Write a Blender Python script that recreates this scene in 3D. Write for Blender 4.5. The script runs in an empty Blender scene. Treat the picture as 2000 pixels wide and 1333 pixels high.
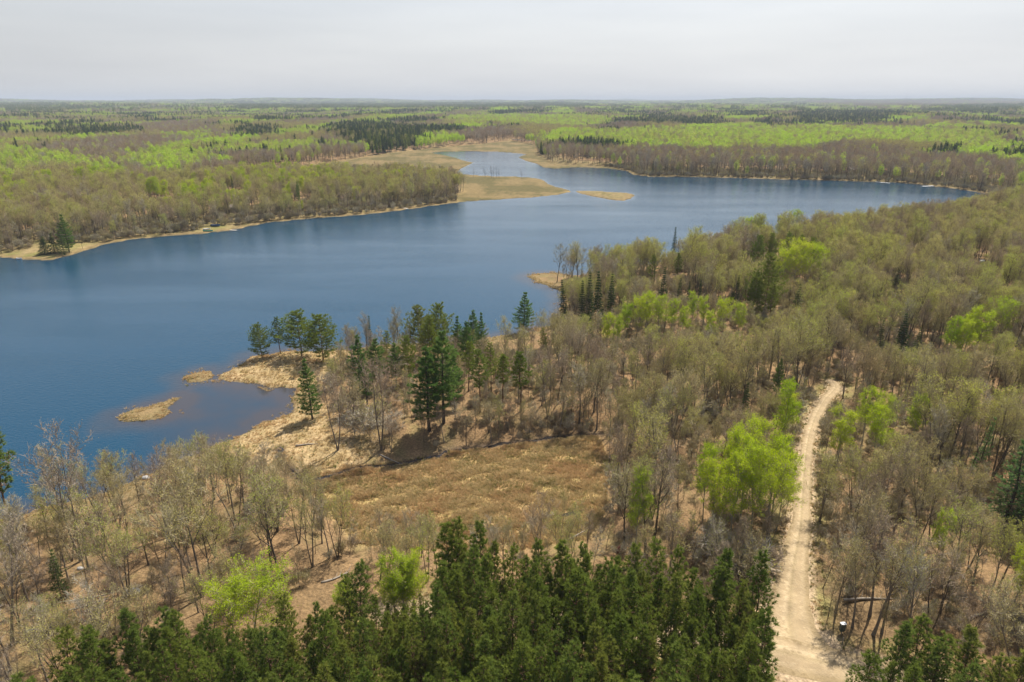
import bpy, math, random
import numpy as np
from mathutils import Vector, Matrix

# ------------------------------------------------------------------ camera, sky, sun, exposure
SC = bpy.context.scene
COL = SC.collection
CAM_H = 67.0
FPX = 1333.0
V_EYE = 197.0
PITCH = math.atan((666.5 - V_EYE) / FPX)
SUN_EL = math.radians(56.0)
SUN_AZ = math.radians(32.0)          # to the right of straight ahead

cam = bpy.data.cameras.new('camera')
cam.lens = 24.0; cam.sensor_width = 36.0
cam.clip_start = 0.5; cam.clip_end = 80000.0
cam_ob = bpy.data.objects.new('camera', cam)
COL.objects.link(cam_ob)
cam_ob.location = (0, 0, CAM_H)
cam_ob.rotation_euler = (math.pi / 2 - PITCH, 0, 0)
SC.camera = cam_ob

world = bpy.data.worlds.new('World'); SC.world = world; world.use_nodes = True
wn = world.node_tree; wn.nodes.clear()
wo = wn.nodes.new('ShaderNodeOutputWorld'); bg = wn.nodes.new('ShaderNodeBackground')
sky = wn.nodes.new('ShaderNodeTexSky'); sky.sky_type = 'NISHITA'; sky.sun_disc = False
sky.sun_elevation = SUN_EL; sky.sun_rotation = SUN_AZ
sky.altitude = 300; sky.air_density = 1.0; sky.dust_density = 2.5; sky.ozone_density = 1.0
# thin high overcast: milky veil that is thickest towards the horizon, all the way round
tc = wn.nodes.new('ShaderNodeTexCoord'); sep = wn.nodes.new('ShaderNodeSeparateXYZ')
wn.links.new(tc.outputs['Generated'], sep.inputs[0])
mr = wn.nodes.new('ShaderNodeMapRange'); mr.interpolation_type = 'SMOOTHSTEP'
mr.inputs['From Min'].default_value = 0.0; mr.inputs['From Max'].default_value = 0.44
mr.inputs['To Min'].default_value = 0.93; mr.inputs['To Max'].default_value = 0.10
wn.links.new(sep.outputs['Z'], mr.inputs['Value'])
cn = wn.nodes.new('ShaderNodeTexNoise'); cn.inputs['Scale'].default_value = 2.2; cn.inputs['Detail'].default_value = 4
cmap = wn.nodes.new('ShaderNodeMapping'); cmap.inputs['Scale'].default_value = (1, 1, 9)
wn.links.new(tc.outputs['Generated'], cmap.inputs[0]); wn.links.new(cmap.outputs[0], cn.inputs['Vector'])
cr = wn.nodes.new('ShaderNodeValToRGB')
cr.color_ramp.elements[0].position = 0.3; cr.color_ramp.elements[0].color = (4.55, 4.64, 4.83, 1)
cr.color_ramp.elements[1].position = 0.75; cr.color_ramp.elements[1].color = (5.45, 5.5, 5.56, 1)
wn.links.new(cn.outputs['Fac'], cr.inputs['Fac'])
wm = wn.nodes.new('ShaderNodeMixRGB')
dt = wn.nodes.new('ShaderNodeVectorMath'); dt.operation = 'DOT_PRODUCT'; dt.inputs[1].default_value = (math.sin(SUN_AZ) * math.cos(SUN_EL), math.cos(SUN_AZ) * math.cos(SUN_EL), math.sin(SUN_EL))
wn.links.new(tc.outputs['Generated'], dt.inputs[0])
gl = wn.nodes.new('ShaderNodeMapRange'); gl.inputs['From Min'].default_value = -0.2; gl.inputs['From Max'].default_value = 1.0; gl.inputs['To Min'].default_value = 0.60; gl.inputs['To Max'].default_value = 1.36
wn.links.new(dt.outputs['Value'], gl.inputs['Value'])
vs = wn.nodes.new('ShaderNodeVectorMath'); vs.operation = 'SCALE'; wn.links.new(cr.outputs[0], vs.inputs[0]); wn.links.new(gl.outputs[0], vs.inputs['Scale'])
wn.links.new(mr.outputs[0], wm.inputs['Fac']); wn.links.new(sky.outputs[0], wm.inputs[1]); wn.links.new(vs.outputs[0], wm.inputs[2])
wn.links.new(wm.outputs[0], bg.inputs['Color']); bg.inputs['Strength'].default_value = 0.10
wn.links.new(bg.outputs[0], wo.inputs['Surface'])

sun = bpy.data.lights.new('sun', 'SUN'); sun.energy = 5.0; sun.angle = math.radians(0.6); sun.color = (1.0, 0.95, 0.87)
sun_ob = bpy.data.objects.new('sun', sun); COL.objects.link(sun_ob)
sd = Vector((math.sin(SUN_AZ) * math.cos(SUN_EL), math.cos(SUN_AZ) * math.cos(SUN_EL), math.sin(SUN_EL)))
sun_ob.rotation_euler = (-sd).to_track_quat('-Z', 'Y').to_euler(); sun_ob.location = (0, 0, 300)

SC.view_settings.view_transform = 'Standard'; SC.view_settings.look = 'None'
SC.view_settings.exposure = 0.58; SC.view_settings.gamma = 1.0; SC.view_settings.use_curve_mapping = False
cy = SC.cycles
cy.max_bounces = 5; cy.diffuse_bounces = 3; cy.glossy_bounces = 2; cy.transmission_bounces = 2
cy.volume_bounces = 0; cy.transparent_max_bounces = 4; cy.use_denoising = True
cy.sample_clamp_indirect = 4.0; cy.caustics_reflective = False; cy.caustics_refractive = False

# ------------------------------------------------------------------ pixel -> direction helpers
SP, CP = math.sin(PITCH), math.cos(PITCH)
def P(u, v, z=0.0):
    """point at height z that the photograph shows at pixel (u, v)"""
    a = (u - 1000.0) / FPX; b = (666.5 - v) / FPX
    dx, dy, dz = a, CP + b * SP, -SP + b * CP
    t = (z - CAM_H) / min(dz, -1e-4)
    return (dx * t, dy * t)
def poly(pts, z=0.0): return np.array([P(u, v, z) for u, v in pts])
def top_height(y, v):
    k = (666.5 - v) / FPX
    return CAM_H + y * (k * CP - SP) / (CP + k * SP)

def in_poly(X, Y, pg):
    ins = np.zeros(X.shape, bool); n = len(pg)
    for i in range(n):
        x1, y1 = pg[i]; x2, y2 = pg[(i + 1) % n]
        if y1 == y2: continue
        c = ((y1 > Y) != (y2 > Y)) & (X < (x2 - x1) * (Y - y1) / (y2 - y1) + x1)
        ins ^= c
    return ins
def seg_dist(X, Y, pg, closed=True):
    d = np.full(X.shape, 1e9); n = len(pg)
    for i in range(n if closed else n - 1):
        x1, y1 = pg[i]; x2, y2 = pg[(i + 1) % n]
        ex, ey = x2 - x1, y2 - y1; L = ex * ex + ey * ey + 1e-9
        t = np.clip(((X - x1) * ex + (Y - y1) * ey) / L, 0, 1)
        d = np.minimum(d, (X - x1 - t * ex) ** 2 + (Y - y1 - t * ey) ** 2)
    return np.sqrt(d)
def sdf(X, Y, pg):                       # negative inside
    d = seg_dist(X, Y, pg)
    return np.where(in_poly(X, Y, pg), -d, d)
def wav(X, Y, L, seed, octv=3):
    """smooth pseudo noise about -1..1 with wavelength L"""
    r = random.Random(seed); s = np.zeros(np.shape(X)); amp = 1.0; tot = 0
    for o in range(octv):
        for k in range(4):
            a = r.uniform(0, math.tau); f = math.tau / (L * r.uniform(0.75, 1.35)) * (1.9 ** o)
            s = s + amp * np.sin(f * (X * math.cos(a) + Y * math.sin(a)) + r.uniform(0, math.tau))
        tot += amp * 2.0; amp *= 0.55
    return s / tot
def smooth(x, a, b):
    t = np.clip((x - a) / (b - a), 0, 1); return t * t * (3 - 2 * t)

# ------------------------------------------------------------------ plan of the place (traced outlines on the ground)
LAKE = poly([(-500, 516), (-200, 508), (0, 503), (75, 508), (102, 508), (140, 499), (175, 488), (205, 477), (260, 468), (340, 461),
  (400, 457), (440, 452), (470, 446), (520, 436), (600, 428), (700, 421), (780, 412), (850, 402), (900, 395), (960, 391), (1040, 386), (1090, 381),
  (1116, 375), (1108, 371), (1085, 365), (1070, 360), (1062, 353), (1045, 348), (1000, 345), (965, 345), (935, 343), (905, 341), (893, 337), (900, 330), (915, 323), (925, 318), (905, 314),
  (888, 308), (865, 303), (842, 299), (870, 297), (920, 296), (970, 297), (1010, 300), (1028, 302), (1012, 308), (1030, 316), (1050, 321), (1062, 328), (1085, 330), (1130, 327),
  (1190, 330), (1225, 335), (1237, 342), (1270, 346), (1330, 346), (1400, 347), (1500, 350), (1600, 353), (1680, 355), (1760, 358), (1820, 364),
  (1870, 370), (1915, 377), (1930, 381), (1905, 392), (1830, 410), (1740, 428), (1650, 444), (1560, 460), (1480, 475), (1400, 492), (1300, 512),
  (1200, 528), (1120, 540), (1085, 534), (1050, 535), (1030, 541), (1042, 549), (1065, 559), (1095, 570), (1102, 590), (1097, 615), (1080, 636),
  (1040, 648), (990, 656), (940, 665), (880, 669), (800, 673), (740, 677), (690, 683), (650, 686), (590, 687), (540, 690), (492, 697),
  (470, 714), (450, 724), (432, 731), (434, 740), (460, 744), (475, 748), (500, 751), (525, 760), (550, 757), (575, 760), (580, 780), (574, 800), (560, 812),
  (540, 822), (505, 836), (480, 850), (450, 862), (415, 874), (365, 892), (300, 922), (235, 952), (170, 976), (100, 997), (40, 1007), (0, 1018), (-200, 1062), (-700, 1150), (-1400, 900), (-1200, 600)])
ISLETS = [poly([(1122, 374), (1150, 373), (1190, 375), (1225, 377), (1239, 381), (1232, 388), (1218, 393), (1190, 391), (1160, 385), (1135, 379)]),
          poly([(230, 815), (250, 806), (272, 800), (300, 792), (325, 786), (340, 782), (336, 790), (322, 799), (335, 806), (315, 814), (285, 820), (250, 825), (232, 822)]),
          poly([(369, 737), (385, 729), (402, 728), (409, 735), (400, 742), (380, 745)])]
MARSH = [poly([(590, 935), (700, 912), (780, 905), (880, 885), (1040, 860), (1165, 850), (1188, 900), (1185, 990), (1150, 1055), (1000, 1080), (850, 1078), (700, 1065), (640, 1000)]),
         poly([(455, 345), (560, 331), (680, 313), (760, 300), (850, 290), (930, 283), (1000, 276), (1045, 284), (1050, 300), (1075, 318), (1120, 322), (1190, 326), (1235, 337),
               (1190, 340), (1100, 345), (1120, 374), (1040, 388), (900, 397), (880, 385), (905, 376), (890, 366), (850, 361), (740, 357), (640, 353), (560, 355), (470, 358)])]
CLEAR = [poly([(425, 742), (470, 695), (690, 680), (655, 730), (640, 770), (570, 770)]),
         poly([(430, 880), (540, 815), (600, 780), (650, 800), (645, 850), (760, 880), (700, 912), (600, 935), (520, 925)]),
         poly([(0, 520), (0, 498), (60, 492), (75, 482), (170, 478), (200, 476), (300, 462), (380, 455), (405, 445), (440, 443), (480, 440), (480, 450), (200, 485), (100, 520)]),
         poly([(1025, 545), (1050, 530), (1090, 532), (1098, 572), (1060, 570)]),
         poly([(930, 668), (990, 655), (1090, 632), (1085, 655), (1000, 690), (950, 700)]),
         poly([(560, 1160), (700, 1120), (740, 1180), (640, 1210)])]
STREAM = poly([(545, 880), (552, 910), (600, 938), (640, 930), (700, 913), (765, 908), (830, 896), (880, 881), (960, 870), (1040, 860), (1110, 852), (1170, 848)], 0.4)
STREAM_ST = STREAM[2:]

def land_raw(X, Y):
    s = sdf(X, Y, LAKE)
    for isl in ISLETS: s = np.maximum(s, -sdf(X, Y, isl))
    near = smooth(np.hypot(X, Y), 900, 500)
    return s + (wav(X, Y, 9, 3, 3) * 1.1 + wav(X, Y, 30, 5, 2) * 0.7) * near * np.clip(np.abs(s) / 1.0 + 0.45, 0, 1)
def height(X, Y, full=False):
    X = np.asarray(X, float); Y = np.asarray(Y, float); shp = X.shape
    X = X.ravel(); Y = Y.ravel()
    R = np.hypot(X, Y)
    s = np.full(X.shape, 900.0); m = np.full(X.shape, 300.0)
    nr = R < 1700
    s[nr] = land_raw(X[nr], Y[nr])
    m[nr] = np.minimum(sdf(X[nr], Y[nr], MARSH[0]), sdf(X[nr], Y[nr], MARSH[1]))
    z_land = 0.06 + 0.34 * (1 - np.exp(-np.maximum(s, 0) / 1.6)) + 2.4 * smooth(s, 3, 40) * (1 + 0.35 * wav(X, Y, 55, 11, 2)) + 0.25 * wav(X, Y, 14, 12, 2) * smooth(s, 3, 15)
    z_marsh = 0.30 + 0.10 * wav(X, Y, 7, 14, 2)
    z_land = np.where(s > 0.8, z_marsh + (z_land - z_marsh) * smooth(m, 0, 10), z_land)
    z_wet = np.maximum(0.05 + 0.22 * np.minimum(s, 0), -2.5)
    z = np.where(s > 0, z_land, z_wet)
    hill = smooth(R, 700, 3500) * (7 + 7 * wav(X, Y, 1500, 21, 3)) + smooth(R, 2500, 9000) * (10 + 16 * wav(X, Y, 4200, 22, 3)) + smooth(R, 7000, 13000) * (26 + 40 * wav(X, Y, 6500, 25, 3))
    hill += 3 * smooth(R, 600, 1100) * wav(X, Y, 400, 23, 2)
    z = z + np.maximum(hill, 0) * smooth(s, 20, 200)
    if full: return z.reshape(shp), s.reshape(shp), m.reshape(shp)
    return z.reshape(shp)
def h1(x, y): return float(height(np.array([x]), np.array([y]))[0])
def G(u, v):
    z = 1.5
    for _ in range(4):
        x, y = P(u, v, z); z = h1(x, y)
    return x, y, z

ROAD_A = [(1625, 745, 1.0), (1632, 757, 1.5), (1622, 770, 1.3), (1600, 800, 1.3), (1582, 845, 1.3), (1573, 900, 1.3), (1569, 950, 1.35), (1566, 1000, 1.45), (1560, 1050, 1.7), (1551, 1100, 2.0), (1545, 1150, 2.5), (1541, 1200, 3.0), (1544, 1235, 4.3), (1548, 1262, 6.2)]
ROAD_B = [(2250, 1520, 3.0), (1950, 1410, 3.0), (1780, 1345, 3.1), (1660, 1306, 3.2), (1560, 1282, 3.3), (1440, 1262, 3.0), (1250, 1238, 2.7), (1080, 1212, 2.5), (900, 1196, 2.2), (760, 1196, 1.6)]
def road_line(R_):
    pts = []
    for u, v, w in R_:
        x, y, _z = G(u, v); pts.append((x, y, w))
    a = np.array(pts); out = []
    for i in range(len(a) - 1):
        n = max(2, int(np.hypot(*(a[i + 1, :2] - a[i, :2])) / 0.8))
        p0 = a[max(i - 1, 0)]; p1 = a[i]; p2 = a[i + 1]; p3 = a[min(i + 2, len(a) - 1)]
        for k in range(n):
            t = k / n
            out.append(0.5 * ((2 * p1) + (-p0 + p2) * t + (2 * p0 - 5 * p1 + 4 * p2 - p3) * t * t + (-p0 + 3 * p1 - 3 * p2 + p3) * t ** 3))
    out.append(a[-1]); return np.array(out)
RA, RB = road_line(ROAD_A), road_line(ROAD_B)
def road_dist(X, Y):
    d = np.full(np.shape(X), 1e9)
    for L in (RA, RB):
        for i in range(0, len(L), 2):
            d = np.minimum(d, np.hypot(X - L[i, 0], Y - L[i, 1]) - L[i, 2])
    return d

# ------------------------------------------------------------------ materials
def new_mat(name):
    m = bpy.data.materials.new(name); m.use_nodes = True; nt = m.node_tree; nt.nodes.clear()
    out = nt.nodes.new('ShaderNodeOutputMaterial'); return m, nt, out
def N(nt, t, **kw):
    n = nt.nodes.new(t)
    for k, v in kw.items(): setattr(n, k, v)
    return n
def rand_color(nt, c1, c2, stand=0.0, c3=None):
    """colour that differs from plant to plant (random per object) and, by stand, from place to place"""
    oi = N(nt, 'ShaderNodeObjectInfo'); mx = N(nt, 'ShaderNodeMixRGB')
    if not isinstance(c1[0], tuple): mx.inputs[1].default_value = (*c1, 1); mx.inputs[2].default_value = (*c2, 1)
    nt.links.new(oi.outputs['Random'], mx.inputs['Fac'])
    if isinstance(c1[0], tuple):
        rp = N(nt, 'ShaderNodeValToRGB'); rp.color_ramp.interpolation = 'LINEAR'
        while len(rp.color_ramp.elements) < len(c1): rp.color_ramp.elements.new(0.5)
        for i_, c_ in enumerate(c1): rp.color_ramp.elements[i_].position = i_ / (len(c1) - 1); rp.color_ramp.elements[i_].color = (*c_, 1)
        nt.links.new(oi.outputs['Random'], rp.inputs['Fac']); return rp.outputs[0]
    if c3 is None: return mx.outputs[0]
    nz = N(nt, 'ShaderNodeTexNoise'); nz.inputs['Scale'].default_value = stand; nz.inputs['Detail'].default_value = 1
    nt.links.new(oi.outputs['Location'], nz.inputs['Vector'])
    rp = N(nt, 'ShaderNodeMapRange'); rp.inputs['From Min'].default_value = 0.42; rp.inputs['From Max'].default_value = 0.62
    nt.links.new(nz.outputs['Fac'], rp.inputs['Value'])
    m2 = N(nt, 'ShaderNodeMixRGB'); nt.links.new(rp.outputs[0], m2.inputs['Fac']); nt.links.new(mx.outputs[0], m2.inputs[1]); m2.inputs[2].default_value = (*c3, 1)
    return m2.outputs[0]
def bark_mat(name, c1, c2):
    m, nt, out = new_mat(name); d = N(nt, 'ShaderNodeBsdfDiffuse')
    col = rand_color(nt, c1, c2)
    tcn = N(nt, 'ShaderNodeTexCoord'); mp = N(nt, 'ShaderNodeMapping'); mp.inputs['Scale'].default_value = (6, 6, 1.2)
    nz = N(nt, 'ShaderNodeTexNoise'); nz.inputs['Scale'].default_value = 2.0; nz.inputs['Detail'].default_value = 3
    nt.links.new(tcn.outputs['Object'], mp.inputs[0]); nt.links.new(mp.outputs[0], nz.inputs['Vector'])
    r = N(nt, 'ShaderNodeMapRange'); r.inputs['To Min'].default_value = 0.6; r.inputs['To Max'].default_value = 1.4
    nt.links.new(nz.outputs['Fac'], r.inputs['Value'])
    mu = N(nt, 'ShaderNodeVectorMath', operation='SCALE'); nt.links.new(col, mu.inputs[0]); nt.links.new(r.outputs[0], mu.inputs['Scale'])
    nt.links.new(mu.outputs[0], d.inputs['Color']); nt.links.new(d.outputs[0], out.inputs['Surface']); return m
def leaf_mat(name, c1, c2, trans=0.35, stand=0.0, c3=None):
    m, nt, out = new_mat(name); d = N(nt, 'ShaderNodeBsdfDiffuse'); t = N(nt, 'ShaderNodeBsdfTranslucent'); mx = N(nt, 'ShaderNodeMixShader')
    col = rand_color(nt, c1, c2, stand, c3)
    tcn = N(nt, 'ShaderNodeTexCoord'); nz = N(nt, 'ShaderNodeTexNoise'); nz.inputs['Scale'].default_value = 0.9; nz.inputs['Detail'].default_value = 2
    nt.links.new(tcn.outputs['Object'], nz.inputs['Vector'])
    r = N(nt, 'ShaderNodeMapRange'); r.inputs['To Min'].default_value = 0.7; r.inputs['To Max'].default_value = 1.3
    nt.links.new(nz.outputs['Fac'], r.inputs['Value'])
    mu = N(nt, 'ShaderNodeVectorMath', operation='SCALE'); nt.links.new(col, mu.inputs[0]); nt.links.new(r.outputs[0], mu.inputs['Scale'])
    nt.links.new(mu.outputs[0], d.inputs['Color']); nt.links.new(mu.outputs[0], t.inputs['Color'])
    mx.inputs[0].default_value = trans
    nt.links.new(d.outputs[0], mx.inputs[1]); nt.links.new(t.outputs[0], mx.inputs[2]); nt.links.new(mx.outputs[0], out.inputs['Surface']); return m
def plain_mat(name, c, rough=0.6, var=0.25, scale=3.0, metal=0.0):
    m, nt, out = new_mat(name); b = N(nt, 'ShaderNodeBsdfPrincipled')
    tcn = N(nt, 'ShaderNodeTexCoord'); nz = N(nt, 'ShaderNodeTexNoise'); nz.inputs['Scale'].default_value = scale; nz.inputs['Detail'].default_value = 4
    nt.links.new(tcn.outputs['Object'], nz.inputs['Vector'])
    mx = N(nt, 'ShaderNodeMixRGB'); mx.inputs[1].default_value = (*[x * (1 - var) for x in c], 1); mx.inputs[2].default_value = (*[min(1, x * (1 + var)) for x in c], 1)
    nt.links.new(nz.outputs['Fac'], mx.inputs['Fac']); nt.links.new(mx.outputs[0], b.inputs['Base Color'])
    b.inputs['Roughness'].default_value = rough; b.inputs['Metallic'].default_value = metal
    nt.links.new(b.outputs[0], out.inputs['Surface']); return m

M = {}
M['bark'] = bark_mat('bark_grey_brown', (0.10, 0.08, 0.06), (0.22, 0.185, 0.145))
M['twig'] = bark_mat('twig_tan', (0.32, 0.26, 0.155), (0.42, 0.36, 0.22))
M['twig_red'] = bark_mat('twig_red_grey', (0.31, 0.24, 0.175), (0.40, 0.325, 0.24))
M['twig_grey'] = bark_mat('twig_pale_grey', (0.36, 0.32, 0.25), (0.44, 0.39, 0.30))
M['bud'] = leaf_mat('bud_olive', ((0.46, 0.34, 0.16), (0.42, 0.38, 0.12), (0.54, 0.46, 0.17), (0.42, 0.46, 0.085), (0.54, 0.54, 0.10), (0.40, 0.32, 0.15), (0.50, 0.47, 0.12)), None, 0.45)
M['bud_green'] = leaf_mat('bud_yellow_green', ((0.44, 0.48, 0.085), (0.54, 0.52, 0.11), (0.40, 0.46, 0.07), (0.56, 0.50, 0.14)), None, 0.45)
M['bud_red'] = leaf_mat('bud_rust', (0.41, 0.29, 0.17), (0.48, 0.36, 0.19), 0.45)
M['lime'] = leaf_mat('leaf_lime', ((0.33, 0.47, 0.015), (0.47, 0.56, 0.02), (0.37, 0.48, 0.03), (0.52, 0.57, 0.025)), None, 0.5)
M['lime_far'] = leaf_mat('leaf_lime_far', (0.34, 0.48, 0.05), (0.48, 0.52, 0.10), 0.5, 0.006, (0.42, 0.58, 0.05))
M['aspen_bark'] = bark_mat('aspen_bark', (0.24, 0.22, 0.17), (0.32, 0.30, 0.24))
M['pine_bark'] = bark_mat('red_pine_bark', (0.13, 0.075, 0.05), (0.19, 0.11, 0.075))
M['dark_bark'] = bark_mat('dark_bark', (0.07, 0.055, 0.045), (0.11, 0.09, 0.07))
M['red_pine'] = leaf_mat('needle_red_pine', ((0.12, 0.17, 0.028), (0.21, 0.25, 0.042), (0.16, 0.215, 0.042), (0.235, 0.25, 0.046)), None, 0.4)
M['white_pine'] = leaf_mat('needle_white_pine', (0.10, 0.18, 0.04), (0.16, 0.25, 0.055), 0.4)
M['spruce'] = leaf_mat('needle_spruce', (0.055, 0.09, 0.03), (0.085, 0.125, 0.045), 0.3)
M['larch'] = leaf_mat('needle_larch', (0.15, 0.25, 0.08), (0.21, 0.31, 0.10), 0.45)
M['hemlock'] = leaf_mat('needle_olive', (0.11, 0.15, 0.045), (0.15, 0.18, 0.06), 0.35)
M['dry'] = leaf_mat('dry_grass', (0.48, 0.35, 0.16), (0.60, 0.46, 0.24), 0.35, 0.10, (0.52, 0.35, 0.17))
M['green_grass'] = leaf_mat('green_grass', (0.20, 0.21, 0.06), (0.29, 0.26, 0.08), 0.3)

# ------------------------------------------------------------------ mesh builder
class MB:
    def __init__(s): s.v = []; s.f = []; s.m = []
    def tube(s, pts, rad, n, mat=0, cap=False):
        b = len(s.v); k = len(pts)
        for i, p in enumerate(pts):
            t = (pts[min(i + 1, k - 1)] - pts[max(i - 1, 0)])
            if t.length < 1e-6: t = Vector((0, 0, 1))
            t.normalize(); a = t.cross(Vector((0.31, 0.95, 0.07)) if abs(t.z) > 0.8 else Vector((0, 0, 1))); a.normalize(); c = t.cross(a)
            for j in range(n):
                an = math.tau * j / n
                s.v.append(p + (a * math.cos(an) + c * math.sin(an)) * rad[i])
        for i in range(k - 1):
            for j in range(n):
                j2 = (j + 1) % n
                s.f.append((b + i * n + j, b + i * n + j2, b + (i + 1) * n + j2, b + (i + 1) * n + j)); s.m.append(mat)
        if cap:
            s.f.append(tuple(b + j for j in range(n))[::-1]); s.m.append(mat)
            s.f.append(tuple(b + (k - 1) * n + j for j in range(n))); s.m.append(mat)
    def tri(s, a, b, c, mat=0):
        i = len(s.v); s.v += [a, b, c]; s.f.append((i, i + 1, i + 2)); s.m.append(mat)
    def box(s, c, d, mat=0, rz=0.0, rx=0.0):
        i = len(s.v); R_ = Matrix.Rotation(rz, 3, 'Z') @ Matrix.Rotation(rx, 3, 'X')
        for sx, sy, sz in ((-1,-1,-1),(1,-1,-1),(1,1,-1),(-1,1,-1),(-1,-1,1),(1,-1,1),(1,1,1),(-1,1,1)):
            s.v.append(Vector(c) + R_ @ Vector((sx * d[0] / 2, sy * d[1] / 2, sz * d[2] / 2)))
        for q in ((0,3,2,1),(4,5,6,7),(0,1,5,4),(1,2,6,5),(2,3,7,6),(3,0,4,7)):
            s.f.append(tuple(i + k for k in q)); s.m.append(mat)
    def mesh(s, name, mats, smooth_=False):
        me = bpy.data.meshes.new(name)
        me.from_pydata([tuple(v) for v in s.v], [], s.f)
        for m_ in mats: me.materials.append(m_)
        me.polygons.foreach_set('material_index', s.m)
        if smooth_: me.polygons.foreach_set('use_smooth', [True] * len(s.f))
        me.update(); return me

def rvec(r):
    while True:
        v = Vector((r.uniform(-1, 1), r.uniform(-1, 1), r.uniform(-1, 1)))
        if 0.05 < v.length < 1: return v.normalized()
def leaf_tri(mb, c, s, r, mat):
    a = rvec(r); b = a.cross(rvec(r))
    if b.length < 1e-3: b = Vector((1, 0, 0))
    b.normalize()
    mb.tri(c + a * s * 0.6, c - a * s * 0.4 + b * s * 0.45, c - a * s * 0.4 - b * s * 0.45, mat)

# ------------------------------------------------------------------ tree prototypes: (trunk mesh, crown mesh, height)
def broadleaf(seed, H, clear=0.35, nlimb=11, ang=(0.5, 0.85), spread=1.0, forks=1, leaf=2, leaf_s=0.11, jit=0.12, twig_w=0.02, dens=1.0, r0=None, mats=None, nsub=(7, 7, 5), lean=0.05):
    """recursive bare or leafing tree: trunk and limbs in one mesh, branchlets, twigs and leaves in the other"""
    r = random.Random(seed); T = MB(); C = MB(); r0 = r0 or H * 0.0125
    def path(p, d, L, n, wob, up):
        pts = [p.copy()]; d = d.copy()
        for i in range(n):
            d = (d + rvec(r) * wob + Vector((0, 0, up))).normalized(); p = p + d * (L / n); pts.append(p.copy())
        return pts
    def at(pts, t):
        f = t * (len(pts) - 1); i = min(int(f), len(pts) - 2); return pts[i].lerp(pts[i + 1], f - i), (pts[i + 1] - pts[i]).normalized()
    def side(d, a, az):
        o = d.cross(Vector((0, 0, 1)) if abs(d.z) < 0.9 else Vector((1, 0, 0))).normalized(); o2 = d.cross(o)
        return (d * math.cos(a) + (o * math.cos(az) + o2 * math.sin(az)) * math.sin(a)).normalized()
    def twigs(pts, L):
        for k in range(max(1, int(nsub[2] * dens))):
            p, d = at(pts, r.uniform(0.15, 1)); dd = (side(d, r.uniform(0.4, 0.9), r.uniform(0, 6.28)) + Vector((0, 0, 0.25))).normalized()
            l = L * r.uniform(0.35, 0.7); w = dd.cross(rvec(r)).normalized() * twig_w
            e = p + dd * l; C.tri(p - w, p + w, e, 0)
            for q in range(leaf if isinstance(leaf, int) else (int(leaf) + (r.random() < leaf % 1))):
                leaf_tri(C, p.lerp(e, r.uniform(0.3, 1.05)) + rvec(r) * jit, leaf_s * r.uniform(0.7, 1.3), r, 1)
    for fk in range(forks):
        d0 = Vector((r.uniform(-lean, lean), r.uniform(-lean, lean), 1))
        if forks > 1:
            a = math.tau * fk / forks + r.uniform(-.4, .4); d0 += Vector((math.cos(a), math.sin(a), 0)) * 0.22
        d0.normalize(); HL = H * (0.86 if fk == 0 else r.uniform(0.65, 0.85)); R0 = r0 * (1 if forks == 1 else 0.75)
        tp = path(Vector((0, 0, -0.35)), d0, HL, 8, 0.07, 0.03)
        T.tube(tp, [R0 * (1.35 if i == 0 else 1) * (1 - 0.82 * i / 8) for i in range(9)], 7)
        nl = max(4, int(nlimb / (1 if forks == 1 else 1.6)))
        for i in range(nl):
            t = clear + (1 - clear) * (i + r.uniform(0.1, 0.9)) / nl; p, d = at(tp, min(t, 0.99))
            tt = (t - clear) / (1 - clear)
            L1 = H * spread * (0.40 - 0.17 * tt) * r.uniform(0.75, 1.15)
            l1 = path(p, side(d, r.uniform(*ang), i * 2.4 + r.uniform(-.5, .5)), L1, 5, 0.14, 0.10)
            ra = R0 * (1 - 0.82 * t) * 0.62
            T.tube(l1, [ra * (1 - 0.8 * k / 5) for k in range(6)], 5)
            for j in range(nsub[0]):
                t2 = 0.22 + 0.78 * (j + r.random()) / nsub[0]; p2, d2 = at(l1, t2); L2 = L1 * r.uniform(0.30, 0.5) * (1.15 - 0.4 * t2) + 0.3
                l2 = path(p2, side(d2, r.uniform(0.4, 0.9), r.uniform(0, 6.28)), L2, 3, 0.18, 0.14)
                rb = max(ra * (1 - 0.8 * t2) * 0.55, 0.014)
                T.tube(l2, [rb, rb * 0.8, rb * 0.55, rb * 0.3], 4)
                for k in range(nsub[1]):
                    t3 = 0.15 + 0.85 * (k + r.random()) / nsub[1]; p3, d3 = at(l2, t3); L3 = L2 * r.uniform(0.35, 0.55) + 0.25
                    l3 = path(p3, side(d3, r.uniform(0.4, 0.95), r.uniform(0, 6.28)), L3, 2, 0.2, 0.16)
                    C.tube(l3, [0.016, 0.011, 0.006], 3, 0)
                    twigs(l3, L3 + 0.35)
    return T, C, mats

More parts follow.
